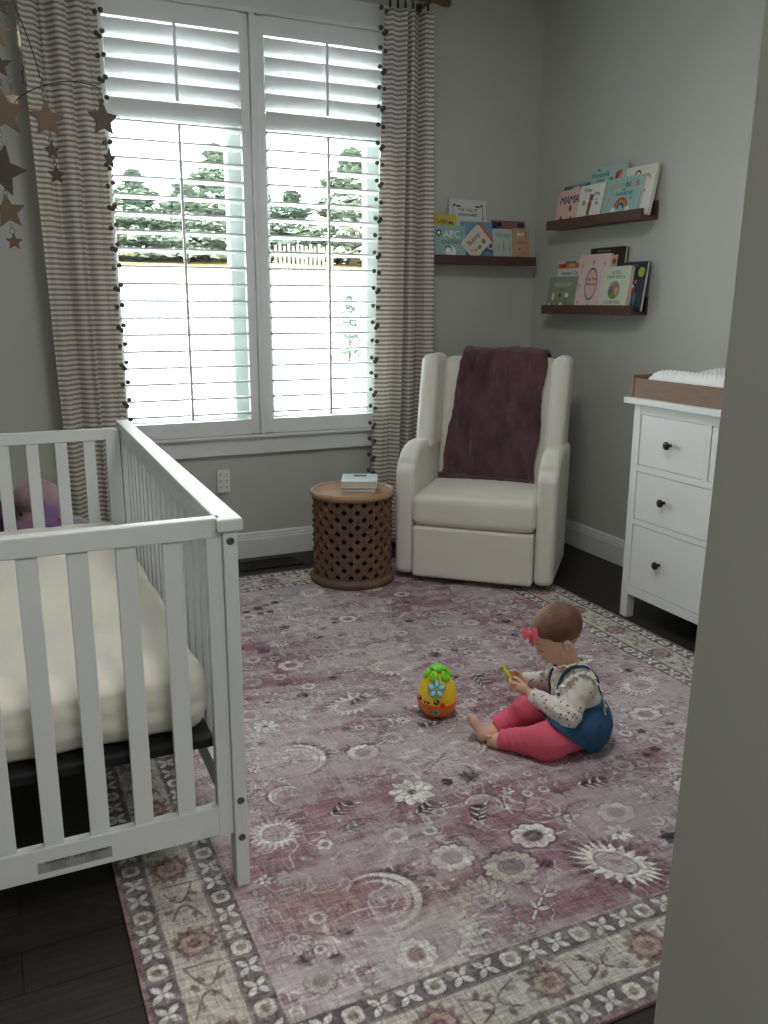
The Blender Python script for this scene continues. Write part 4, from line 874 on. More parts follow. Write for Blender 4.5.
plush('plush_unicorn', 'lavender plush animal with a coral cheek, below the pink one', LV, lavf, (-.09, -.08, -.09), (.09, .07, .13), Matrix.Translation((-2.752, -.60, .415)) @ Matrix.Rotation(-.3, 4, 'Z'),
      [('cheek', eye(.012), pk_, Matrix.Translation((.032, -.040, .052))), ('eye', eye(.007), BLACK, Matrix.Translation((-.045, -.035, .055))), ('collar', tube([(.05*math.cos(a), .045*math.sin(a), 0) for a in [k*PI/8 for k in range(16)]], .009, 8, closed=True), mat('teal_felt', sr(34, 120, 120), .8), None)])
plush('plush_bear', 'mauve plush animal with dark violet shading at the far left behind the crib slats', MV, lambda P: smin(s_ell(P, (0, 0, .03), (.06, .05, .05)), s_ell(P, (-.045, 0, .06), (.03, .03, .03)), .02), (-.1, -.08, -.05), (.09, .07, .12), Matrix.Translation((-2.868, -.60, .375)), [('eye', eye(.006), BLACK, Matrix.Translation((-.02, -.048, .045)))])
plush('plush_elephant', 'small light grey plush animal lying rightmost behind the crib slats', GP, lambda P: smin(smin(s_ell(P, (0, 0, .0), (.05, .04, .035)), s_cap(P, (.02, -.02, .01), (.065, -.03, -.005), .02, .018), .015), s_ell(P, (-.03, 0, .02), (.03, .03, .03)), .015), (-.1, -.09, -.06), (.11, .06, .08), Matrix.Translation((-2.675, -.57, .415)), [('eye', eye(.005), BLACK, Matrix.Translation((-.02, -.03, .035)))])
plush('plush_doll', 'dark plum plush toy at the left edge of the picture behind the crib slats', mat('plum_plush', sr(84, 50, 84), .95, .2, 30, .5, 100), lambda P: smin(s_ell(P, (0, 0, .05), (.05, .045, .06)), s_ell(P, (0, 0, -.04), (.045, .04, .06)), .02), (-.08, -.07, -.12), (.08, .07, .13), Matrix.Translation((-2.945, -.55, .43)), [('eye', eye(.006), BLACK, Matrix.Translation((.02, -.04, .06)))])
# ------------------------------------------------------------------ curtain rod and curtains
rod = thing('curtain_rod', 'antique brass curtain rod with capped end above the window', 'curtain rod', (-1.7, -.11, 2.812))
obj('pole', tube([(-1.10, 0, 0), (.985, 0, 0)], .0125, 16), BRASS, rod, 40)
for s in (-1, 1): obj('finial', lathe([(0, 0), (.017, 0), (.017, .012), (.019, .014), (.021, .02), (.021, .06), (.018, .064), (0, .066)], 24), BRASS, rod, 40, Matrix.Translation((s*1.04-.055 if s > 0 else -1.10, 0, 0)) @ Matrix.Rotation(s*PI/2, 4, 'Y'))
for x in (-1.05, .925):
    bm = b2(x-.012, x+.012, -.012, .109, -.022, -.014, .001); add2(bm, x-.012, x+.012, .102, .109, -.075, .01); add2(bm, x-.012, x+.012, -.004, .004, -.02, -.010); obj('bracket', bm, BRASS, rod)
def curtain_mat():
    m = bpy.data.materials.new('striped_linen'); m.use_nodes = True; N = m.node_tree.nodes; L = m.node_tree.links; b = N['Principled BSDF']
    t = N.new('ShaderNodeTexCoord'); mp = N.new('ShaderNodeMapping'); mp.inputs['Scale'].default_value = (1, 1, 1); L.new(t.outputs['Object'], mp.inputs[0])
    wv = N.new('ShaderNodeTexWave'); wv.wave_type = 'BANDS'; wv.bands_direction = 'Z'; wv.inputs['Scale'].default_value = PI/10/.0225*1.0; wv.inputs['Distortion'].default_value = .12; wv.inputs['Detail'].default_value = 1; wv.inputs['Detail Scale'].default_value = 3
    L.new(mp.outputs[0], wv.inputs['Vector'])
    cr = N.new('ShaderNodeValToRGB'); cr.color_ramp.elements[0].position = .36; cr.color_ramp.elements[0].color = (*sr(170, 161, 152), 1); cr.color_ramp.elements[1].position = .50; cr.color_ramp.elements[1].color = (*sr(238, 234, 226), 1)
    L.new(wv.outputs['Fac'], cr.inputs[0]); L.new(cr.outputs[0], b.inputs['Base Color']); b.inputs['Roughness'].default_value = .9; b.inputs['Specular IOR Level'].default_value = .1
    tl = N.new('ShaderNodeBsdfTranslucent'); ms = N.new('ShaderNodeMixShader'); ms.inputs[0].default_value = .34; L.new(cr.outputs[0], tl.inputs['Color'])
    L.new(b.outputs[0], ms.inputs[1]); L.new(tl.outputs[0], ms.inputs[2]); L.new(ms.outputs[0], N['Material Output'].inputs['Surface']); return m
LIN = curtain_mat(); POM = mat('charcoal_pompom', sr(92, 86, 84), .95, .2, 60, .5, 200)
def curtain(xl, xr, top, label, inner, seed, side):
    T = thing('curtain', label, 'curtain', ((xl(1)+xr(1))/2, -.10, .02), 0, 'striped linen curtains'); ox = (xl(1)+xr(1))/2
    rr = random.Random(seed); ph = [rr.uniform(0, 6) for _ in range(4)]; nf = 3.2
    def y_(u, s): return .034*math.sin(2*PI*nf*(u+.10*math.sin(4.5*u+ph[1]))+ph[0]+.5*math.sin(2.2*s+ph[1]))*(.55+.45*math.sin(4*u+ph[2]))+.009*math.sin(2*PI*nf*2.1*u+ph[3]+2*s)
    def x_(u, s): return xl(s)+(xr(s)-xl(s))*(u+.028*math.sin(2*PI*nf*u*1+ph[0]+PI/2))
    def f(i, j):
        u = i/150; s = j/60; return (x_(u, s)-ox, y_(u, s)-.003, top-.02-(top-.02)*s)
    o = obj('fabric_panel', grid(151, 61, f), LIN, T, True); mod(o, 'SOLIDIFY', thickness=.0015)
    u = 0 if inner < 0 else 1
    n = 30
    for k in range(n):
        z = top-.03-.0885*k
        if z < .04: break
        s = 1-z/top; bm = bmesh.new(); x = x_(u, s)-ox; y = y_(u, s); m_ = -1 if inner < 0 else 1
        for q in range(3 if k % 2 else 2):
            bmesh.ops.create_icosphere(bm, subdivisions=2, radius=.0105+.002*rr.random(), matrix=Matrix.Translation((x+m_*(.004+.013*(q == 0))-.012*m_*(q == 1), y-.006-.006*q, z-.012*q+rr.uniform(-.004, .004))))
        obj('pompom_tassel', bm, POM, T, True)
    for k in range(6):
        x = xl(0)+(xr(0)-xl(0))*(k+.5)/6-ox
        obj('curtain_ring', tube([(x+.002*math.sin(a), -.012+.021*math.cos(a), top+.036+.021*math.sin(a)) for a in [q*2*PI/20 for q in range(20)]], .0022, 6, closed=True), BLACK, T, True)
        obj('ring_clip', b2(x-.004, x+.004, -.016, -.008, top-.022, top+.0145), BLACK, T)
curtain(lambda s: -1.003-.064*min(1, s*1.15), lambda s: -.752+.034*min(1, s*1.6), 2.752, 'striped linen curtain with dark pompom trim, hanging between window and wall shelf', -1, 5, 'right')
curtain(lambda s: -2.690+.06*s, lambda s: -2.372+.02*s, 2.752, 'striped linen curtain with pompom edge, hanging behind the crib and star mobile', 1, 9, 'left')
# ------------------------------------------------------------------ outlet, floor vent
OU = thing('wall_outlet', 'white multi-socket wall outlet below the window', 'outlet', (-1.884, -.001, .433))
obj('faceplate', b2(-.034, .034, -.022, .0, -.060, .060, .003), mat('white_plastic', sr(226, 226, 222), .4), OU)
bm = bmesh.new()
for a in (-.016, .016):
    for c in (-.034, 0, .034):
        for q in (-.004, .004): add2(bm, a+q-.0012, a+q+.0012, -.0226, -.0215, c-.001, c+.007)
        add2(bm, a-.002, a+.002, -.0226, -.0215, c-.009, c-.005)
obj('socket_slots', bm, BLACK, OU)
VT = thing('floor_vent', 'dark metal floor vent between crib and drum table', 'vent', (-1.695, -.165, .0005)); DM_ = mat('dark_bronze_metal', sr(40, 38, 37), .5, metal=.5)
bm = bmesh.new()
for a, b_, c, d in ((-.165, .165, .06, .075), (-.165, .165, -.075, -.06), (-.165, -.145, -.06, .06), (.145, .165, -.06, .06)): add2(bm, a, b_, c, d, 0, .006)
obj('frame', bm, DM_, VT)
bm = bmesh.new(); [add2(bm, -.145+.29*(k+.25)/22, -.145+.29*(k+.75)/22, -.06, .06, .0005, .004) for k in range(22)]; obj('grille', bm, DM_, VT)
obj('backing', b2(-.145, .145, -.06, .06, 0, .0005), mat('vent_black', sr(8, 8, 8), .9), VT)
# ------------------------------------------------------------------ star mobile
WOODS = mat('brown_painted_star', sr(100, 84, 66), .75, .12, 20, .2, 150); WOODD = mat('dark_brown_star', sr(66, 58, 50), .75, .12, 20, .2, 150); CREAM = mat('cream_star', sr(176, 168, 148), .7)
WIRE = mat('dark_wire', sr(38, 36, 34), .5, metal=.6); RING = mat('steel_ring', sr(110, 108, 104), .35, metal=.8)
MO = thing('star_mobile', 'hanging mobile of brown wooden stars on dark wires above the crib', 'mobile', (-2.95, -1.7, 2.75))
px = .0026       # metres per photo pixel in the plane of the mobile
def mp_(x, y, d=0.0): return Vector((x*px+.088, d, -y*px*.95-.648))
def star(x, y, R, m=WOODS, yaw=0.0, roll=0.0, d=0.0, par=None):
    pts = []; 
    for k in range(10):
        r = (R if k % 2 == 0 else R*.47)*px*1.0; a = PI/2+k*PI/5+roll; pts.append((r*math.cos(a), r*math.sin(a)))
    bm = prism(pts, .004, 'y', .0006, 1)
    return obj('star', bm, m, MO, M=Matrix.Translation(mp_(x, y, d)) @ Matrix.Rotation(yaw, 4, 'Z'))
def chain(x, y0, y1, d=0.0):
    n = max(1, int(round((y1-y0)/5.0))); bm = bmesh.new()
    for k in range(n):
        c = mp_(x, y0+(y1-y0)*(k+.5)/n, d); h = (y1-y0)/n*px*.58; fl = k % 2
        tube([c+Vector((h*.75*math.cos(a)*(1 if fl else .35), h*.75*math.cos(a)*(.35 if fl else 1), h*math.sin(a))) for a in [q*2*PI/12 for q in range(12)]], .0011, 5, bm, True)
    obj('chain', bm, RING, MO, True)
for a in ((6, 34, 15, WOODS, .2, 0, .0), (6, 66, 13.5, WOODS, -.3, .05, .0), (7, 110, 24, WOODS, .1, .05, .02), (48, 115, 19, WOODS, .1, .02, 0), (106, 108, 18.5, WOODD, .35, .02, .03), (-1, 172, 26, WOODD, .2, -.25, -.03), (2, 214, 18, WOODS, .1, .1, -.03), (5, 245, 9, WOODS, .1, 0, -.03),
          (51, 147, 9, WOODD, .4, .05, 0), (53, 172, 9.5, WOODD, .2, 0, 0), (110, 150, 11, WOODD, .8, .05, .03), (13, 2, 11, WOODD, .2, .1, .05), (0, 3, 13, WOODS, .1, .2, 0), (29, 34, 13, CREAM, 1.38, 0, .04), (31, 71, 10, WOODD, 1.3, 0, .04), (18, 93, 9, CREAM, .3, .1, .06)):
    star(*a)
for a in ((6, 16, 22, 0), (6, 47, 55, 0), (7, 78, 90, .02), (46, 74, 98, 0), (104, 76, 92, .03), (50, 127, 139, 0), (52, 154, 163, 0), (107, 127, 140, .03), (1, 188, 198, -.03), (4, 226, 237, -.03), (27, 4, 22, .04), (30, 48, 60, .04), (17, 68, 84, .06), (12, 14, 22, .05), (1, 130, 148, -.03)): chain(*a)
def wire(P, n=24):
    P = [mp_(*p) for p in P]; out = []
    for i in range(len(P)-1):
        p0 = P[max(i-1, 0)]; p1 = P[i]; p2 = P[i+1]; p3 = P[min(i+2, len(P)-1)]
        for k in range(8):
            t = k/8; out.append(.5*((2*p1)+(p2-p0)*t+(2*p0-5*p1+4*p2-p3)*t*t+(3*p1-p0-3*p2+p3)*t**3))
    out.append(P[-1]); obj('support_wire', tube(out, .0014, 6), WIRE, MO, True)
wire([(14, -62, .02), (24, -30, .01), (25, 0, 0), (35, 33, 0), (42, 60, 0), (44, 74, 0)]); wire([(17, 101, .05), (24, 93, .03), (44, 83, 0), (72, 74, .01), (98, 74, .03), (104, 78, .03)])
wire([(-30, -50, 0), (10, -80, 0), (40, -50, .02)]); wire([(5, -200, 0), (5, -140, 0), (6, -72, 0), (6, 18, 0)]); wire([(-30, -50, 0), (-26, 60, 0), (1, 130, -.03)]); wire([(12, -78, 0), (13, -30, .04), (13, -8, .05)])
wire([(5, -200, 0), (8, -160, 0), (14, -62, .02)])
# ------------------------------------------------------------------ light-up pineapple toy
TOY = thing('egg_toy', 'yellow and orange egg shaped toy with green leaves and a face, on the rug', 'toy', (-1.690, -2.035, .0095), math.radians(-60))
YEL = mat('glossy_yellow_plastic', sr(255, 216, 30), .18, .05, 6, spec=.6); ORP = mat('glossy_orange_plastic', sr(250, 122, 30), .22, spec=.6); GRP = mat('glossy_green_plastic', sr(124, 214, 50), .28, spec=.5)
PR = [(.0, .040), (.008, .051), (.02, .058), (.035, .0635), (.05, .0655), (.07, .0650), (.09, .0615), (.11, .0545), (.13, .0435), (.145, .032), (.155, .020), (.16, 0)]
def rz(z):
    for (a, ra), (b_, rb) in zip(PR, PR[1:]):
        if z <= b_: return ra+(rb-ra)*(z-a)/(b_-a)
    return 0
obj('base_shell', lathe([(0, 0)]+[(rz(z), z) for z in (0, .004, .008, .014, .02, .028, .035, .043, .05)]+[(.0675, .051), (.0675, .054), (0, .054)], 56), ORP, TOY, 40)
obj('body_shell', lathe([(rz(z)*.995, z) for z in [.05+.11*k/22 for k in range(23)]], 56), YEL, TOY, True)
def on_egg(az, z, off=0.0):
    r = rz(z)+off; e = .004; dr = (rz(z+e)-rz(z-e))/(2*e); nrm = Vector((math.sin(az), -math.cos(az), -dr)).normalized()
    p = Vector((rz(z)*math.sin(az), -rz(z)*math.cos(az), z)); zax = nrm; xax = Vector((math.cos(az), math.sin(az), 0)); yax = zax.cross(xax)
    return Matrix(((xax.x, yax.x, zax.x, p.x), (xax.y, yax.y, zax.y, p.y), (xax.z, yax.z, zax.z, p.z), (0, 0, 0, 1))) @ Matrix.Translation((0, 0, off))
def leafbm(L_, W_, T_):
    bm = bmesh.new(); bmesh.ops.create_uvsphere(bm, u_segments=20, v_segments=12, radius=1)
    for v in bm.verts: v.co = Vector((v.co.x*W_*(1-.25*v.co.y), v.co.y*L_, v.co.z*T_))
    return bm
for k in range(6):
    az = k*PI/3+.25
    obj('leaf', leafbm(.019, .0165, .0075), GRP, TOY, True, on_egg(az, .1425, .0025) @ Matrix.Rotation(0, 4, 'X') )
for k in range(4): obj('leaf', leafbm(.018, .013, .010), GRP, TOY, True, Matrix.Translation((.011*math.cos(k*PI/2+.5), .011*math.sin(k*PI/2+.5), .160)) @ Matrix.Rotation(k*PI/2+.5, 4, 'Z') @ Matrix.Rotation(PI/2-.0, 4, 'Z'))
def dsc(r, t=.002, n=28, sx_=1.0):
    bm = lathe([(0, 0), (r, 0), (r, t*.6), (r*.85, t), (0, t)], n); [setattr(v, 'co', Vector((v.co.x*sx_, v.co.y, v.co.z))) for v in bm.verts]; return bm
TQ = mat('turquoise_plastic', sr(70, 176, 182), .3); PALEB = mat('pale_blue_plastic', sr(190, 222, 228), .3)
FL = obj('flower_badge', dsc(.009, .005), TQ, TOY, 40, on_egg(.50, .110, .001)); FL.scale = (1.35, 1.35, 1)
for k in range(5):
    a = k*2*PI/5+PI/2; M_ = Matrix.Translation((.0135*math.cos(a), .0135*math.sin(a), .002)) @ Matrix.Rotation(a-PI/2, 4, 'Z')
    bm = leafbm(.0105, .0088, .0035); o = obj('petal', bm, TQ, FL, True, M_)
    obj('petal_inlay', leafbm(.0078, .005, .0035), PALEB, FL, True, M_ @ Matrix.Translation((0, 0, .0016)))
obj('flower_centre', dsc(.004, .007), GOLD, FL, 40)
for az in (-.48, .52):
    e_ = obj('eye', dsc(.0092, .0016, sx_=1.0), INK, TOY, 40, on_egg(az, .068, .0006)); obj('eye_highlight', dsc(.0032, .002), WHT, e_, 40, Matrix.Translation((-.002, .003, .0006))); obj('eye_highlight', dsc(.0015, .002), WHT, e_, 40, Matrix.Translation((.003, -.003, .0006)))
for az in (-.80, .82): obj('cheek', dsc(.0085, .0014), mat('red_plastic', sr(226, 56, 40), .3), TOY, 40, on_egg(az, .057, .0006))
mth = obj('mouth', prism([(.011*math.cos(a), .010*math.sin(a)) for a in [PI+PI*k/12 for k in range(13)]], .0014, 'z'), mat('dark_mouth', sr(70, 24, 24), .4), TOY, M=on_egg(.02, .066, .0008)); obj('tongue', dsc(.0045, .0018), PK, mth, 40, Matrix.Translation((0, -.005, .0006)))
for az, c, c2 in ((-.62, TQ, GRN), (-.02, GOLD, RED), (.50, TQ, NAVY)):
    q = obj('button', dsc(.0095, .002, sx_=1.25), c, TOY, 40, on_egg(az, .030, .0006)); obj('button_symbol', dsc(.004, .003, 5), c2, q, 40)
# ------------------------------------------------------------------ baby
BA = thing('person', 'seated baby in pink leggings, denim pinafore and printed white top, holding a small toy', 'person', (-1.47, -2.30, 0), math.radians(-35.88))
def skin_mat():
    m = mat('baby_skin', sr(224, 180, 154), .5, .05, 30, .05, 300); b = m.node_tree.nodes['Principled BSDF']
    b.inputs['Subsurface Weight'].default_value = .08; b.inputs['Subsurface Radius'].default_value = (.01, .004, .002); return m
SKIN = skin_mat()
v3 = lambda *a: np.array(a, float); nrm = lambda a: a/np.linalg.norm(a)
HC = v3(.040, .008, .361); HF = nrm(v3(-.80, -.24, -.50)); HU = nrm(v3(0, 0, 1)-HF*HF[2]); HS = np.cross(HU, HF)
HR = np.stack([HF, HS, HU], 1)      # columns: forward, left, up
hp = lambda x, y, z: HC+HR@v3(x, y, z)
def head(P):
    q = (P-HC.astype(np.float32)) @ HR.astype(np.float32)
    d = s_ell(q, (-.008, 0, .012), (.082, .066, .068))
    d = smin(d, s_ell(q, (.022, 0, -.028), (.052, .050, .052)), .03)
    for s in (-1, 1): d = smin(d, s_ell(q, (.036, s*.030, -.050), (.030, .026, .027)), .02)
    d = smin(d, s_ell(q, (.052, 0, -.073), (.018, .020, .014)), .018)         # chin
    d = smin(d, s_cap(q, (.070, 0, -.018), (.079, 0, -.036), .0045, .0072), .012)  # nose
    for s in (-1, 1): d = smin(d, s_ell(q, (.077, s*.0055, -.038), (.005, .0045, .0045)), .004)
    for s in (-1, 1): d = -smin(-d, s_ell(q, (.084, s*.026, -.012), (.014, .014, .010)), .012)  # eye hollows
    for s in (-1, 1): d = smin(d, s_ell(q, (.063, s*.026, -.014), (.0115, .0125, .0095)), .004)   # lids over the eyes
    d = smin(d, s_ell(q, (.0725, 0, -.054), (.008, .012, .0045)), .005); d = smin(d, s_ell(q, (.070, 0, -.061), (.008, .010, .0042)), .005)
    for s in (-1, 1):
        e = s_ell(q, (-.004, s*.063, -.034), (.0145, .0085, .020)); e = np.maximum(e, -s_ell(q, (-.001, s*.073, -.033), (.0085, .0075, .0135))); d = smin(d, e, .005)
    return d
def torso(P, o=0.0):
    d = s_cap(P, (.125, .0, .085), (.103, .005, .190), .074+o, .060+o)
    return smin(d, s_cap(P, (.120, -.050, .213), (.082, .058, .208), .034+o, .034+o), .035)
JN = dict(sn=(.120, -.064, .214), en=(.086, -.112, .142), wn=(-.024, -.062, .174), sf=(.078, .064, .208), ef=(.022, .105, .140), wf=(-.052, .052, .170))
def limb(P, a, b, c, ra, rb, rc, k=.02): return smin(s_cap(P, a, b, ra, rb), s_cap(P, b, c, rb, rc), k)
HN, KN, AN = (.125, -.052, .070), (.032, -.130, .058), (-.110, -.104, .034)
HF_, KF, AF = (.100, .045, .072), (-.022, .046, .072), (-.138, -.058, .036)
def fingers(P, d, knuckles, tips, r0=.0062, r1=.0052, mid=None):
    for k, (a, b) in enumerate(zip(knuckles, tips)):
        a = np.array(a); b = np.array(b); m = (a+b)/2+np.array(mid[k] if isinstance(mid, list) else mid)
        d = smin(d, np.minimum(s_cap(P, a, m, r0, (r0+r1)/2), s_cap(P, m, b, (r0+r1)/2, r1)), .0022)
    return d
def body(P):
    d = head(P); d = smin(d, s_cap(P, (.068, .008, .292), (.098, .004, .225), .034, .036), .02)
    d = smin(d, torso(P), .02)
    d = smin(d, limb(P, JN['sn'], JN['en'], JN['wn'], .028, .023, .0155), .012); d = smin(d, limb(P, JN['sf'], JN['ef'], JN['wf'], .028, .023, .0155), .012)
    # near hand
    d = smin(d, s_ell(P, (-.052, -.054, .187), (.021, .012, .017)), .012)
    kn = [(-.066, -.052, .199-.0075*k) for k in range(4)]; tp = [(-.092+.002*k, -.024, .2025-.0078*k) for k in range(4)]
    d = fingers(P, d, kn, tp, .0062, .0050, (-.010, -.008, .0)); d = fingers(P, d, [(-.050, -.045, .198)], [(-.080, -.019, .206)], .0066, .0052, (-.002, -.002, .006))
    # far hand
    d = smin(d, s_ell(P, (-.076, .042, .186), (.018, .013, .019)), .012)
    kn = [(-.090, .034, .200-.0075*k) for k in range(4)]; tp = [(-.104+.001*k, .006, .203-.0078*k) for k in range(4)]
    d = fingers(P, d, kn, tp, .0062, .0050, (-.010, .002, .0)); d = fingers(P, d, [(-.074, .030, .200)], [(-.095, .008, .214)], .0066, .0052, (.004, .0, .005))
    # legs and feet
    d = smin(d, limb(P, HN, KN, AN, .050, .040, .022), .02); d = smin(d, limb(P, HF_, KF, AF, .050, .040, .022), .02)
    # far foot: sole turned to the left, toes up
    f = smin(s_cap(P, (-.145, -.072, .034), (-.168, -.080, .033), .020, .019), s_cap(P, (-.165, -.078, .036), (-.200, -.066, .070), .0185, .0145), .012)
    f = smin(f, s_ell(P, (-.199, -.067, .069), (.012, .022, .015)), .01)
    for k in range(5):
        n_ = -.085+.0105*k; f = smin(f, s_cap(P, (-.205, n_, .078-.0022*abs(k-1)), (-.212+.001*k, n_, .090-.0026*k), .0078-.0007*k, .0070-.0007*k), .002)
    d = smin(d, f, .008)
    g = smin(s_cap(P, (-.112, -.108, .034), (-.124, -.112, .030), .019, .018), s_cap(P, (-.120, -.112, .030), (-.136, -.114, .034), .017, .013), .01)
    for k in range(5):
        z_ = .048-.0068*k; g = smin(g, s_cap(P, (-.140, -.117, z_), (-.150+.0012*k, -.118, z_+.001), .0064-.0005*k, .0056-.0004*k), .002)
    return np.maximum(smin(d, g, .008), .010-P[..., 2])
body_o = sobj('body', body, (-.228, -.20, .006), (.215, .150, .452), .0027, SKIN, BA)
def march(fn, o, d_, off=0.0):
    o = np.array(o, float); d_ = nrm(np.array(d_, float)); t = 0.0; lastt = 0
    ts = np.linspace(0, .2, 400); P = (o+ts[:, None]*d_).astype(np.float32); v = fn(P); k = np.argmax(v > 0) if (v > 0).any() else 399
    return o+d_*(ts[k]+off)
# hair: a thin cap over the skull, hairline running from the brow over the ear to the nape
HAIR = mat('fine_brown_hair', sr(108, 78, 62), .65, .7, 34, .8, 110, stretch=(1, 1, .3))
nt = HAIR.node_tree; gx = nt.nodes.new('ShaderNodeSeparateXYZ'); gt = nt.nodes.new('ShaderNodeTexCoord'); nt.links.new(gt.outputs['Object'], gx.inputs[0])
gn = nt.nodes.new('ShaderNodeTexNoise'); gn.inputs['Scale'].default_value = 26; nt.links.new(gt.outputs['Object'], gn.inputs['Vector'])
ga = nt.nodes.new('ShaderNodeMath'); ga.operation = 'MULTIPLY_ADD'; nt.links.new(gn.outputs['Fac'], ga.inputs[0]); ga.inputs[1].default_value = .07; nt.links.new(gx.outputs['X'], ga.inputs[2])
gm = nt.nodes.new('ShaderNodeMapRange'); gm.inputs['From Min'].default_value = -.06; gm.inputs['From Max'].default_value = .065; nt.links.new(ga.outputs[0], gm.inputs['Value'])
gc = nt.nodes.new('ShaderNodeMix'); gc.data_type = 'RGBA'; gb = nt.nodes['Principled BSDF'].inputs['Base Color']; nt.links.new(gm.outputs[0], gc.inputs['Factor']); gc.inputs['A'].default_value = (*sr(166, 128, 104), 1); nt.links.new(gb.links[0].from_socket, gc.inputs['B']); nt.links.new(gc.outputs['Result'], gb)   # thinner hair over the brow lets the scalp show
def hair(P):
    q = (P-HC.astype(np.float32)) @ HR.astype(np.float32); d = s_ell(q, (-.008, 0, .012), (.082, .066, .068))-.0016
    d = smin(d, s_ell(q, (.018, 0, -.026), (.052, .052, .050)), .025)
    line = (-.022+.95*q[..., 0]+.05*np.abs(q[..., 1])*0)-q[..., 2]+.003*np.sin(q[..., 0]*230)
    back = -.058-q[..., 2]
    return np.maximum(np.maximum(d, line*.7), back)
sobj('hair', hair, (-.06, -.08, .25), (.155, .1, .45), .0027, HAIR, BA)
# closed lids seen from the side: lashes, brow, lips
LASH = mat('dark_lashes', sr(70, 46, 38), .7); LIPS = mat('baby_lips', sr(190, 110, 104), .45)
for s in (-1, 1):
    P_ = [march(head, hp(.045, s*.024, -.016), HF*.9+HS*s*k*.16+HU*(-.16-.05*(1-abs(k)/3)), .0008) for k in np.linspace(-2.2, 3.0, 9)]
    obj('eyelashes', tube(P_, .0011, 6), LASH, BA, True)
    P_ = [march(head, hp(.045, s*.026, .004), HF*.9+HS*s*k*.16+HU*(.10-.02*k*k*.2), .0006) for k in np.linspace(-2, 2.6, 7)]
    obj('eyebrow', tube(P_, .0012, 6), mat('light_brow', sr(150, 112, 88), .8), BA, True)
obj('lips', tube([march(head, hp(.045, 0, -.0575), HF+HS*k, .0004) for k in np.linspace(-.30, .30, 9)], [.0006, .0014, .002, .0022, .0022, .0022, .002, .0014, .0006], 8), LIPS, BA, True)
# printed top
def print_mat():
    m = mat('printed_cotton', sr(226, 222, 214), .9, .02, 20, .4, 60); N = m.node_tree.nodes; L = m.node_tree.links; b = N['Principled BSDF']
    t = N.new('ShaderNodeTexCoord'); vo = N.new('ShaderNodeTexVoronoi'); vo.inputs['Scale'].default_value = 52; vo.inputs['Randomness'].default_value = .75; L.new(t.outputs['Object'], vo.inputs['Vector'])
    mp = N.new('ShaderNodeMapping'); mp.inputs['Location'].default_value = (.006, .004, .007); L.new(t.outputs['Object'], mp.inputs[0]); v2 = N.new('ShaderNodeTexVoronoi'); v2.inputs['Scale'].default_value = 52; v2.inputs['Randomness'].default_value = .75; L.new(mp.outputs[0], v2.inputs['Vector'])
    def lt(n, v):
        q = N.new('ShaderNodeMath'); q.operation = 'LESS_THAN'; L.new(n.outputs['Distance'], q.inputs[0]); q.inputs[1].default_value = v; return q
    a, c = lt(vo, .21), lt(v2, .15); src = b.inputs['Base Color'].links[0].from_socket
    m1 = N.new('ShaderNodeMix'); m1.data_type = 'RGBA'; L.new(a.outputs[0], m1.inputs['Factor']); L.new(src, m1.inputs['A']); m1.inputs['B'].default_value = (*sr(176, 92, 96), 1)
    m2 = N.new('ShaderNodeMix'); m2.data_type = 'RGBA'; L.new(c.outputs[0], m2.inputs['Factor']); L.new(m1.outputs['Result'], m2.inputs['A']); m2.inputs['B'].default_value = (*sr(96, 70, 76), 1)
    L.new(m2.outputs['Result'], b.inputs['Base Color']); return m
PRN = print_mat(); COT = mat('white_cotton_trim', sr(226, 222, 214), .9, .02, 20, .3, 60)
def sleeve(P, a, b, c, r0, r1, r2):
    d = limb(P, a, b, c, r0, r1, r2, .022); c_ = np.array(c); return np.maximum(d, s_half(P, c_, c_-np.array(b)))
def shirt(P):
    d = torso(P, .010); d = np.maximum(d, .105-P[..., 2]); d = np.maximum(d, -s_ell(P, (.074, .006, .290), (.046, .042, .036)))
    wr = .0016*np.sin(P[..., 0]*130+P[..., 2]*160+5*np.sin(P[..., 1]*40))
    d = smin(d, sleeve(P, JN['sn'], JN['en'], JN['wn'], .040, .036, .0225), .014); d = smin(d, sleeve(P, JN['sf'], JN['ef'], JN['wf'], .040, .035, .0225), .014)
    return d+wr
sobj('printed_top', shirt, (-.075, -.165, .09), (.215, .165, .29), .003, PRN, BA)
def ruffle(path, width, freq, amp, name='ruffle'):
    path = [np.array(p, float) for p in path]; n = len(path); pts = []
    for i in range(n-1):
        p0, p1, p2, p3 = path[max(i-1, 0)], path[i], path[i+1], path[min(i+2, n-1)]
        for k in range(14):
            t = k/14; pts.append(.5*((2*p1)+(p2-p0)*t+(2*p0-5*p1+4*p2-p3)*t*t+(3*p1-p0-3*p2+p3)*t**3))
    m = len(pts); ctr = np.array((.103, .0, .17)); V = []
    def f(i, j):
        p = pts[i]; t = nrm(pts[min(i+1, m-1)]-pts[max(i-1, 0)]); out = nrm(p-ctr); s = nrm(np.cross(t, out)); w_ = j/5
        q = p+out*(.003+width*w_*(.75+.25*math.sin(i*freq*.5)))+s*(math.sin(i*freq)*amp*w_+.012*w_*w_); return tuple(q)
    o = obj(name, grid(m, 6, f), COT, BA, True); mod(o, 'SOLIDIFY', thickness=.002, offset=0); mod(o, 'SUBSURF', levels=1, render_levels=1)
ruffle([(.046, -.072, .165), (.055, -.078, .205), (.083, -.076, .243), (.120, -.066, .262), (.155, -.060, .245), (.178, -.055, .205), (.190, -.050, .160), (.190, -.048, .135)], .017, .95, .007)
ruffle([(.020, .060, .165), (.018, .070, .205), (.040, .076, .238), (.085, .078, .255)], .017, .95, .007)
ruffle([(.030, -.012, .240), (.044, -.040, .258), (.080, -.052, .272), (.118, -.040, .278), (.138, -.010, .274)], .017, 1.2, .004, 'collar_ruffle')
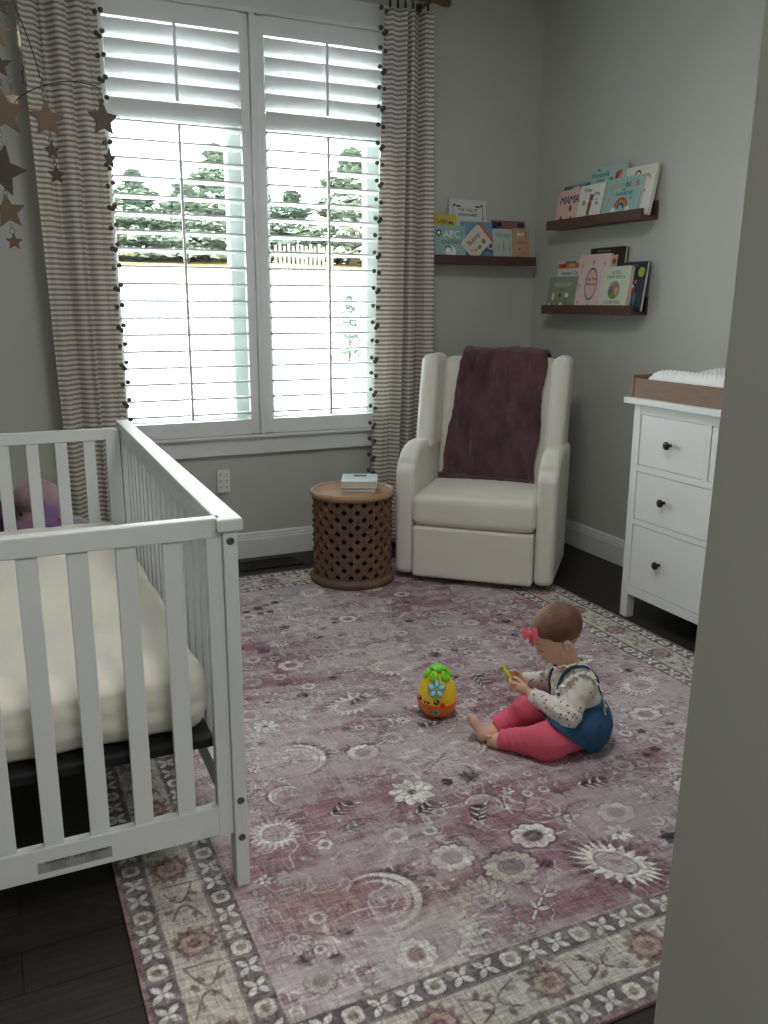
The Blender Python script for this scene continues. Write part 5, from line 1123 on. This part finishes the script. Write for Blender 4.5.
# leggings
PKL = mat('coral_pink_leggings', sr(222, 96, 120), .85, .03, 20, .35, 50)
def legg(P):
    def leg(a, b, c, r0, r1, r2):
        d = limb(P, a, b, c, r0, r1, r2, .03); c_ = np.array(c); return np.maximum(d, s_half(P, c_, c_-np.array(b)))
    d = np.minimum(leg(HN, KN, (-.113, -.105, .036), .062, .052, .030), leg(HF_, KF, (-.136, -.050, .042), .060, .050, .030)); d = smin(d, s_ell(P, (.125, 0, .075), (.08, .085, .068)), .02)
    q = P[..., 0]*1.0; d = d+.0013*np.sin(q*260+P[..., 2]*120)*np.clip((-.02-q)/.06, 0, 1)+.0012*np.sin(P[..., 1]*90+q*70)
    return np.maximum(d, .011-P[..., 2])
sobj('leggings', legg, (-.14, -.22, .0), (.225, .13, .165), .003, PKL, BA)
# denim pinafore skirt with bib straps
DEN = mat('blue_denim', sr(42, 84, 120), .85, .1, 60, .4, 120)
def skirt(P):
    d = s_ell(P, (.128, -.008, .078), (.098, .110, .088)); d = smin(d, s_cap(P, (.128, -.050, .075), (.030, -.120, .072), .078, .066), .03); d = smin(d, s_cap(P, (.10, .045, .08), (.0, .05, .084), .070, .060), .03)
    d = smin(d, torso(P, .014), .02)
    th = np.arctan2(P[..., 1]+.006, P[..., 0]-.128); d = d+.0028*np.sin(th*17+2*np.sin(P[..., 2]*30))*np.clip((.14-P[..., 2])/.09, 0, 1)*np.clip((P[..., 0]-.04)/.06, 0, 1)
    d = np.maximum(d, s_half(P, (.080, -.150, .096), (-.57, -.30, -.75)))        # hem in front
    d = np.maximum(d, s_half(P, (.11, 0, .140), (-.18, 0, 1)))                     # waistband
    return np.maximum(d, .011-P[..., 2])
sk = sobj('denim_skirt', skirt, (-.06, -.22, .0), (.245, .14, .17), .003, DEN, BA)
FRN = nrm(v3(-.92, -.38, 0)); LAT = nrm(v3(.38, -.92, 0))
for s in (1, -1):
    P_ = []
    for ph in np.linspace(-62, 215, 34):
        a = math.radians(ph); o = v3(.102, .004, .182)+LAT*s*.036; P_.append(march(lambda q: np.minimum(shirt(q), torso(q, .012)), o, FRN*math.cos(a)+v3(0, 0, 1)*math.sin(a), .002))
    def f(i, j):
        p = P_[i]; t = nrm(P_[min(i+1, 33)]-P_[max(i-1, 0)]); w_ = LAT; return tuple(p+w_*(j-1)*.006)
    o = obj('strap', grid(34, 3, f), DEN, BA, True); mod(o, 'SOLIDIFY', thickness=.003, offset=0)
    obj('button', lathe([(0, 0), (.0055, 0), (.0055, .002), (0, .003)], 18), mat('rose_button', sr(150, 72, 86), .4), BA, 40, Matrix.Translation(Vector(P_[0]+FRN*.003)) @ Vector(tuple(FRN)).to_track_quat('Z', 'Y').to_matrix().to_4x4())
obj('waist_tie', tube([(.030, -.100, .125), (.026, -.108, .112), (.030, -.112, .098), (.036, -.116, .086)], [.004, .006, .006, .003], 8), COT, BA, True)
# headband with bow
HBM = mat('beige_elastic', sr(204, 172, 148), .7); BOWM = mat('coral_pink_bow', sr(240, 108, 124), .7, .04, 40, .2, 80)
hs = lambda q: np.minimum(head(q), hair(q))
P_ = []
for k in range(40):
    a = 2*PI*k/40; c = math.cos(a); d_ = HR@v3(.08*c, .066*math.sin(a), -.018+.050*c+.012*c*c); P_.append(march(hs, HC, d_, .0006))
hb = obj('headband', tube(P_, .0021, 8, closed=True), HBM, BA, True)
bp_ = march(hs, HC, HR@v3(.062, .022, .036), .004); bz = nrm(bp_-HC); bxv = nrm(np.cross(v3(0, 0, 1), bz)); byv = np.cross(bz, bxv)
BM = Matrix(((bxv[0], byv[0], bz[0], bp_[0]), (bxv[1], byv[1], bz[1], bp_[1]), (bxv[2], byv[2], bz[2], bp_[2]+.004), (0, 0, 0, 1))) @ Matrix.Scale(1.22, 4)
def loop(s):
    def f(i, j):
        t = i/20*2*PI; w_ = (j/4-.5); L_ = (1-math.cos(t))/2; return (s*(.003+.027*L_), w_*(.011+.021*L_)+s*.002*math.sin(t), .006+.0085*math.sin(t)*L_+.004*L_)
    return grid(21, 5, f)
for s in (-1, 1):
    o = obj('bow', loop(s), BOWM, hb, True, BM @ Matrix.Rotation(.35, 4, 'Z')); mod(o, 'SOLIDIFY', thickness=.0022, offset=0); mod(o, 'SUBSURF', levels=1, render_levels=1)
o = obj('bow', prism([(-.004, .004), (-.012, -.030), (-.003, -.024), (.004, -.034), (.010, -.026), (.004, .004)], .003, 'z', .0008), BOWM, hb, True, BM @ Matrix.Translation((0, 0, .003)))
obj('bow', leafbm(.0075, .006, .0065), BOWM, hb, True, BM @ Matrix.Translation((0, 0, .010)))
# the small toy in the hands
TE = thing('teether', 'small lime green stick toy held in the baby\'s hands', 'toy', (-1.47, -2.30, 0), math.radians(-35.88))
obj('stick', tube([(-.116, .008, .224), (-.104, .0, .213), (-.094, -.008, .203), (-.086, -.014, .195)], [.0055, .0062, .0062, .0055], 12), mat('lime_green_rubber', sr(196, 206, 60), .4), TE, True)
obj('tip', leafbm(.007, .007, .007), mat('lime_tip', sr(176, 200, 70), .4), TE, True, Matrix.Translation((-.118, .009, .226)))
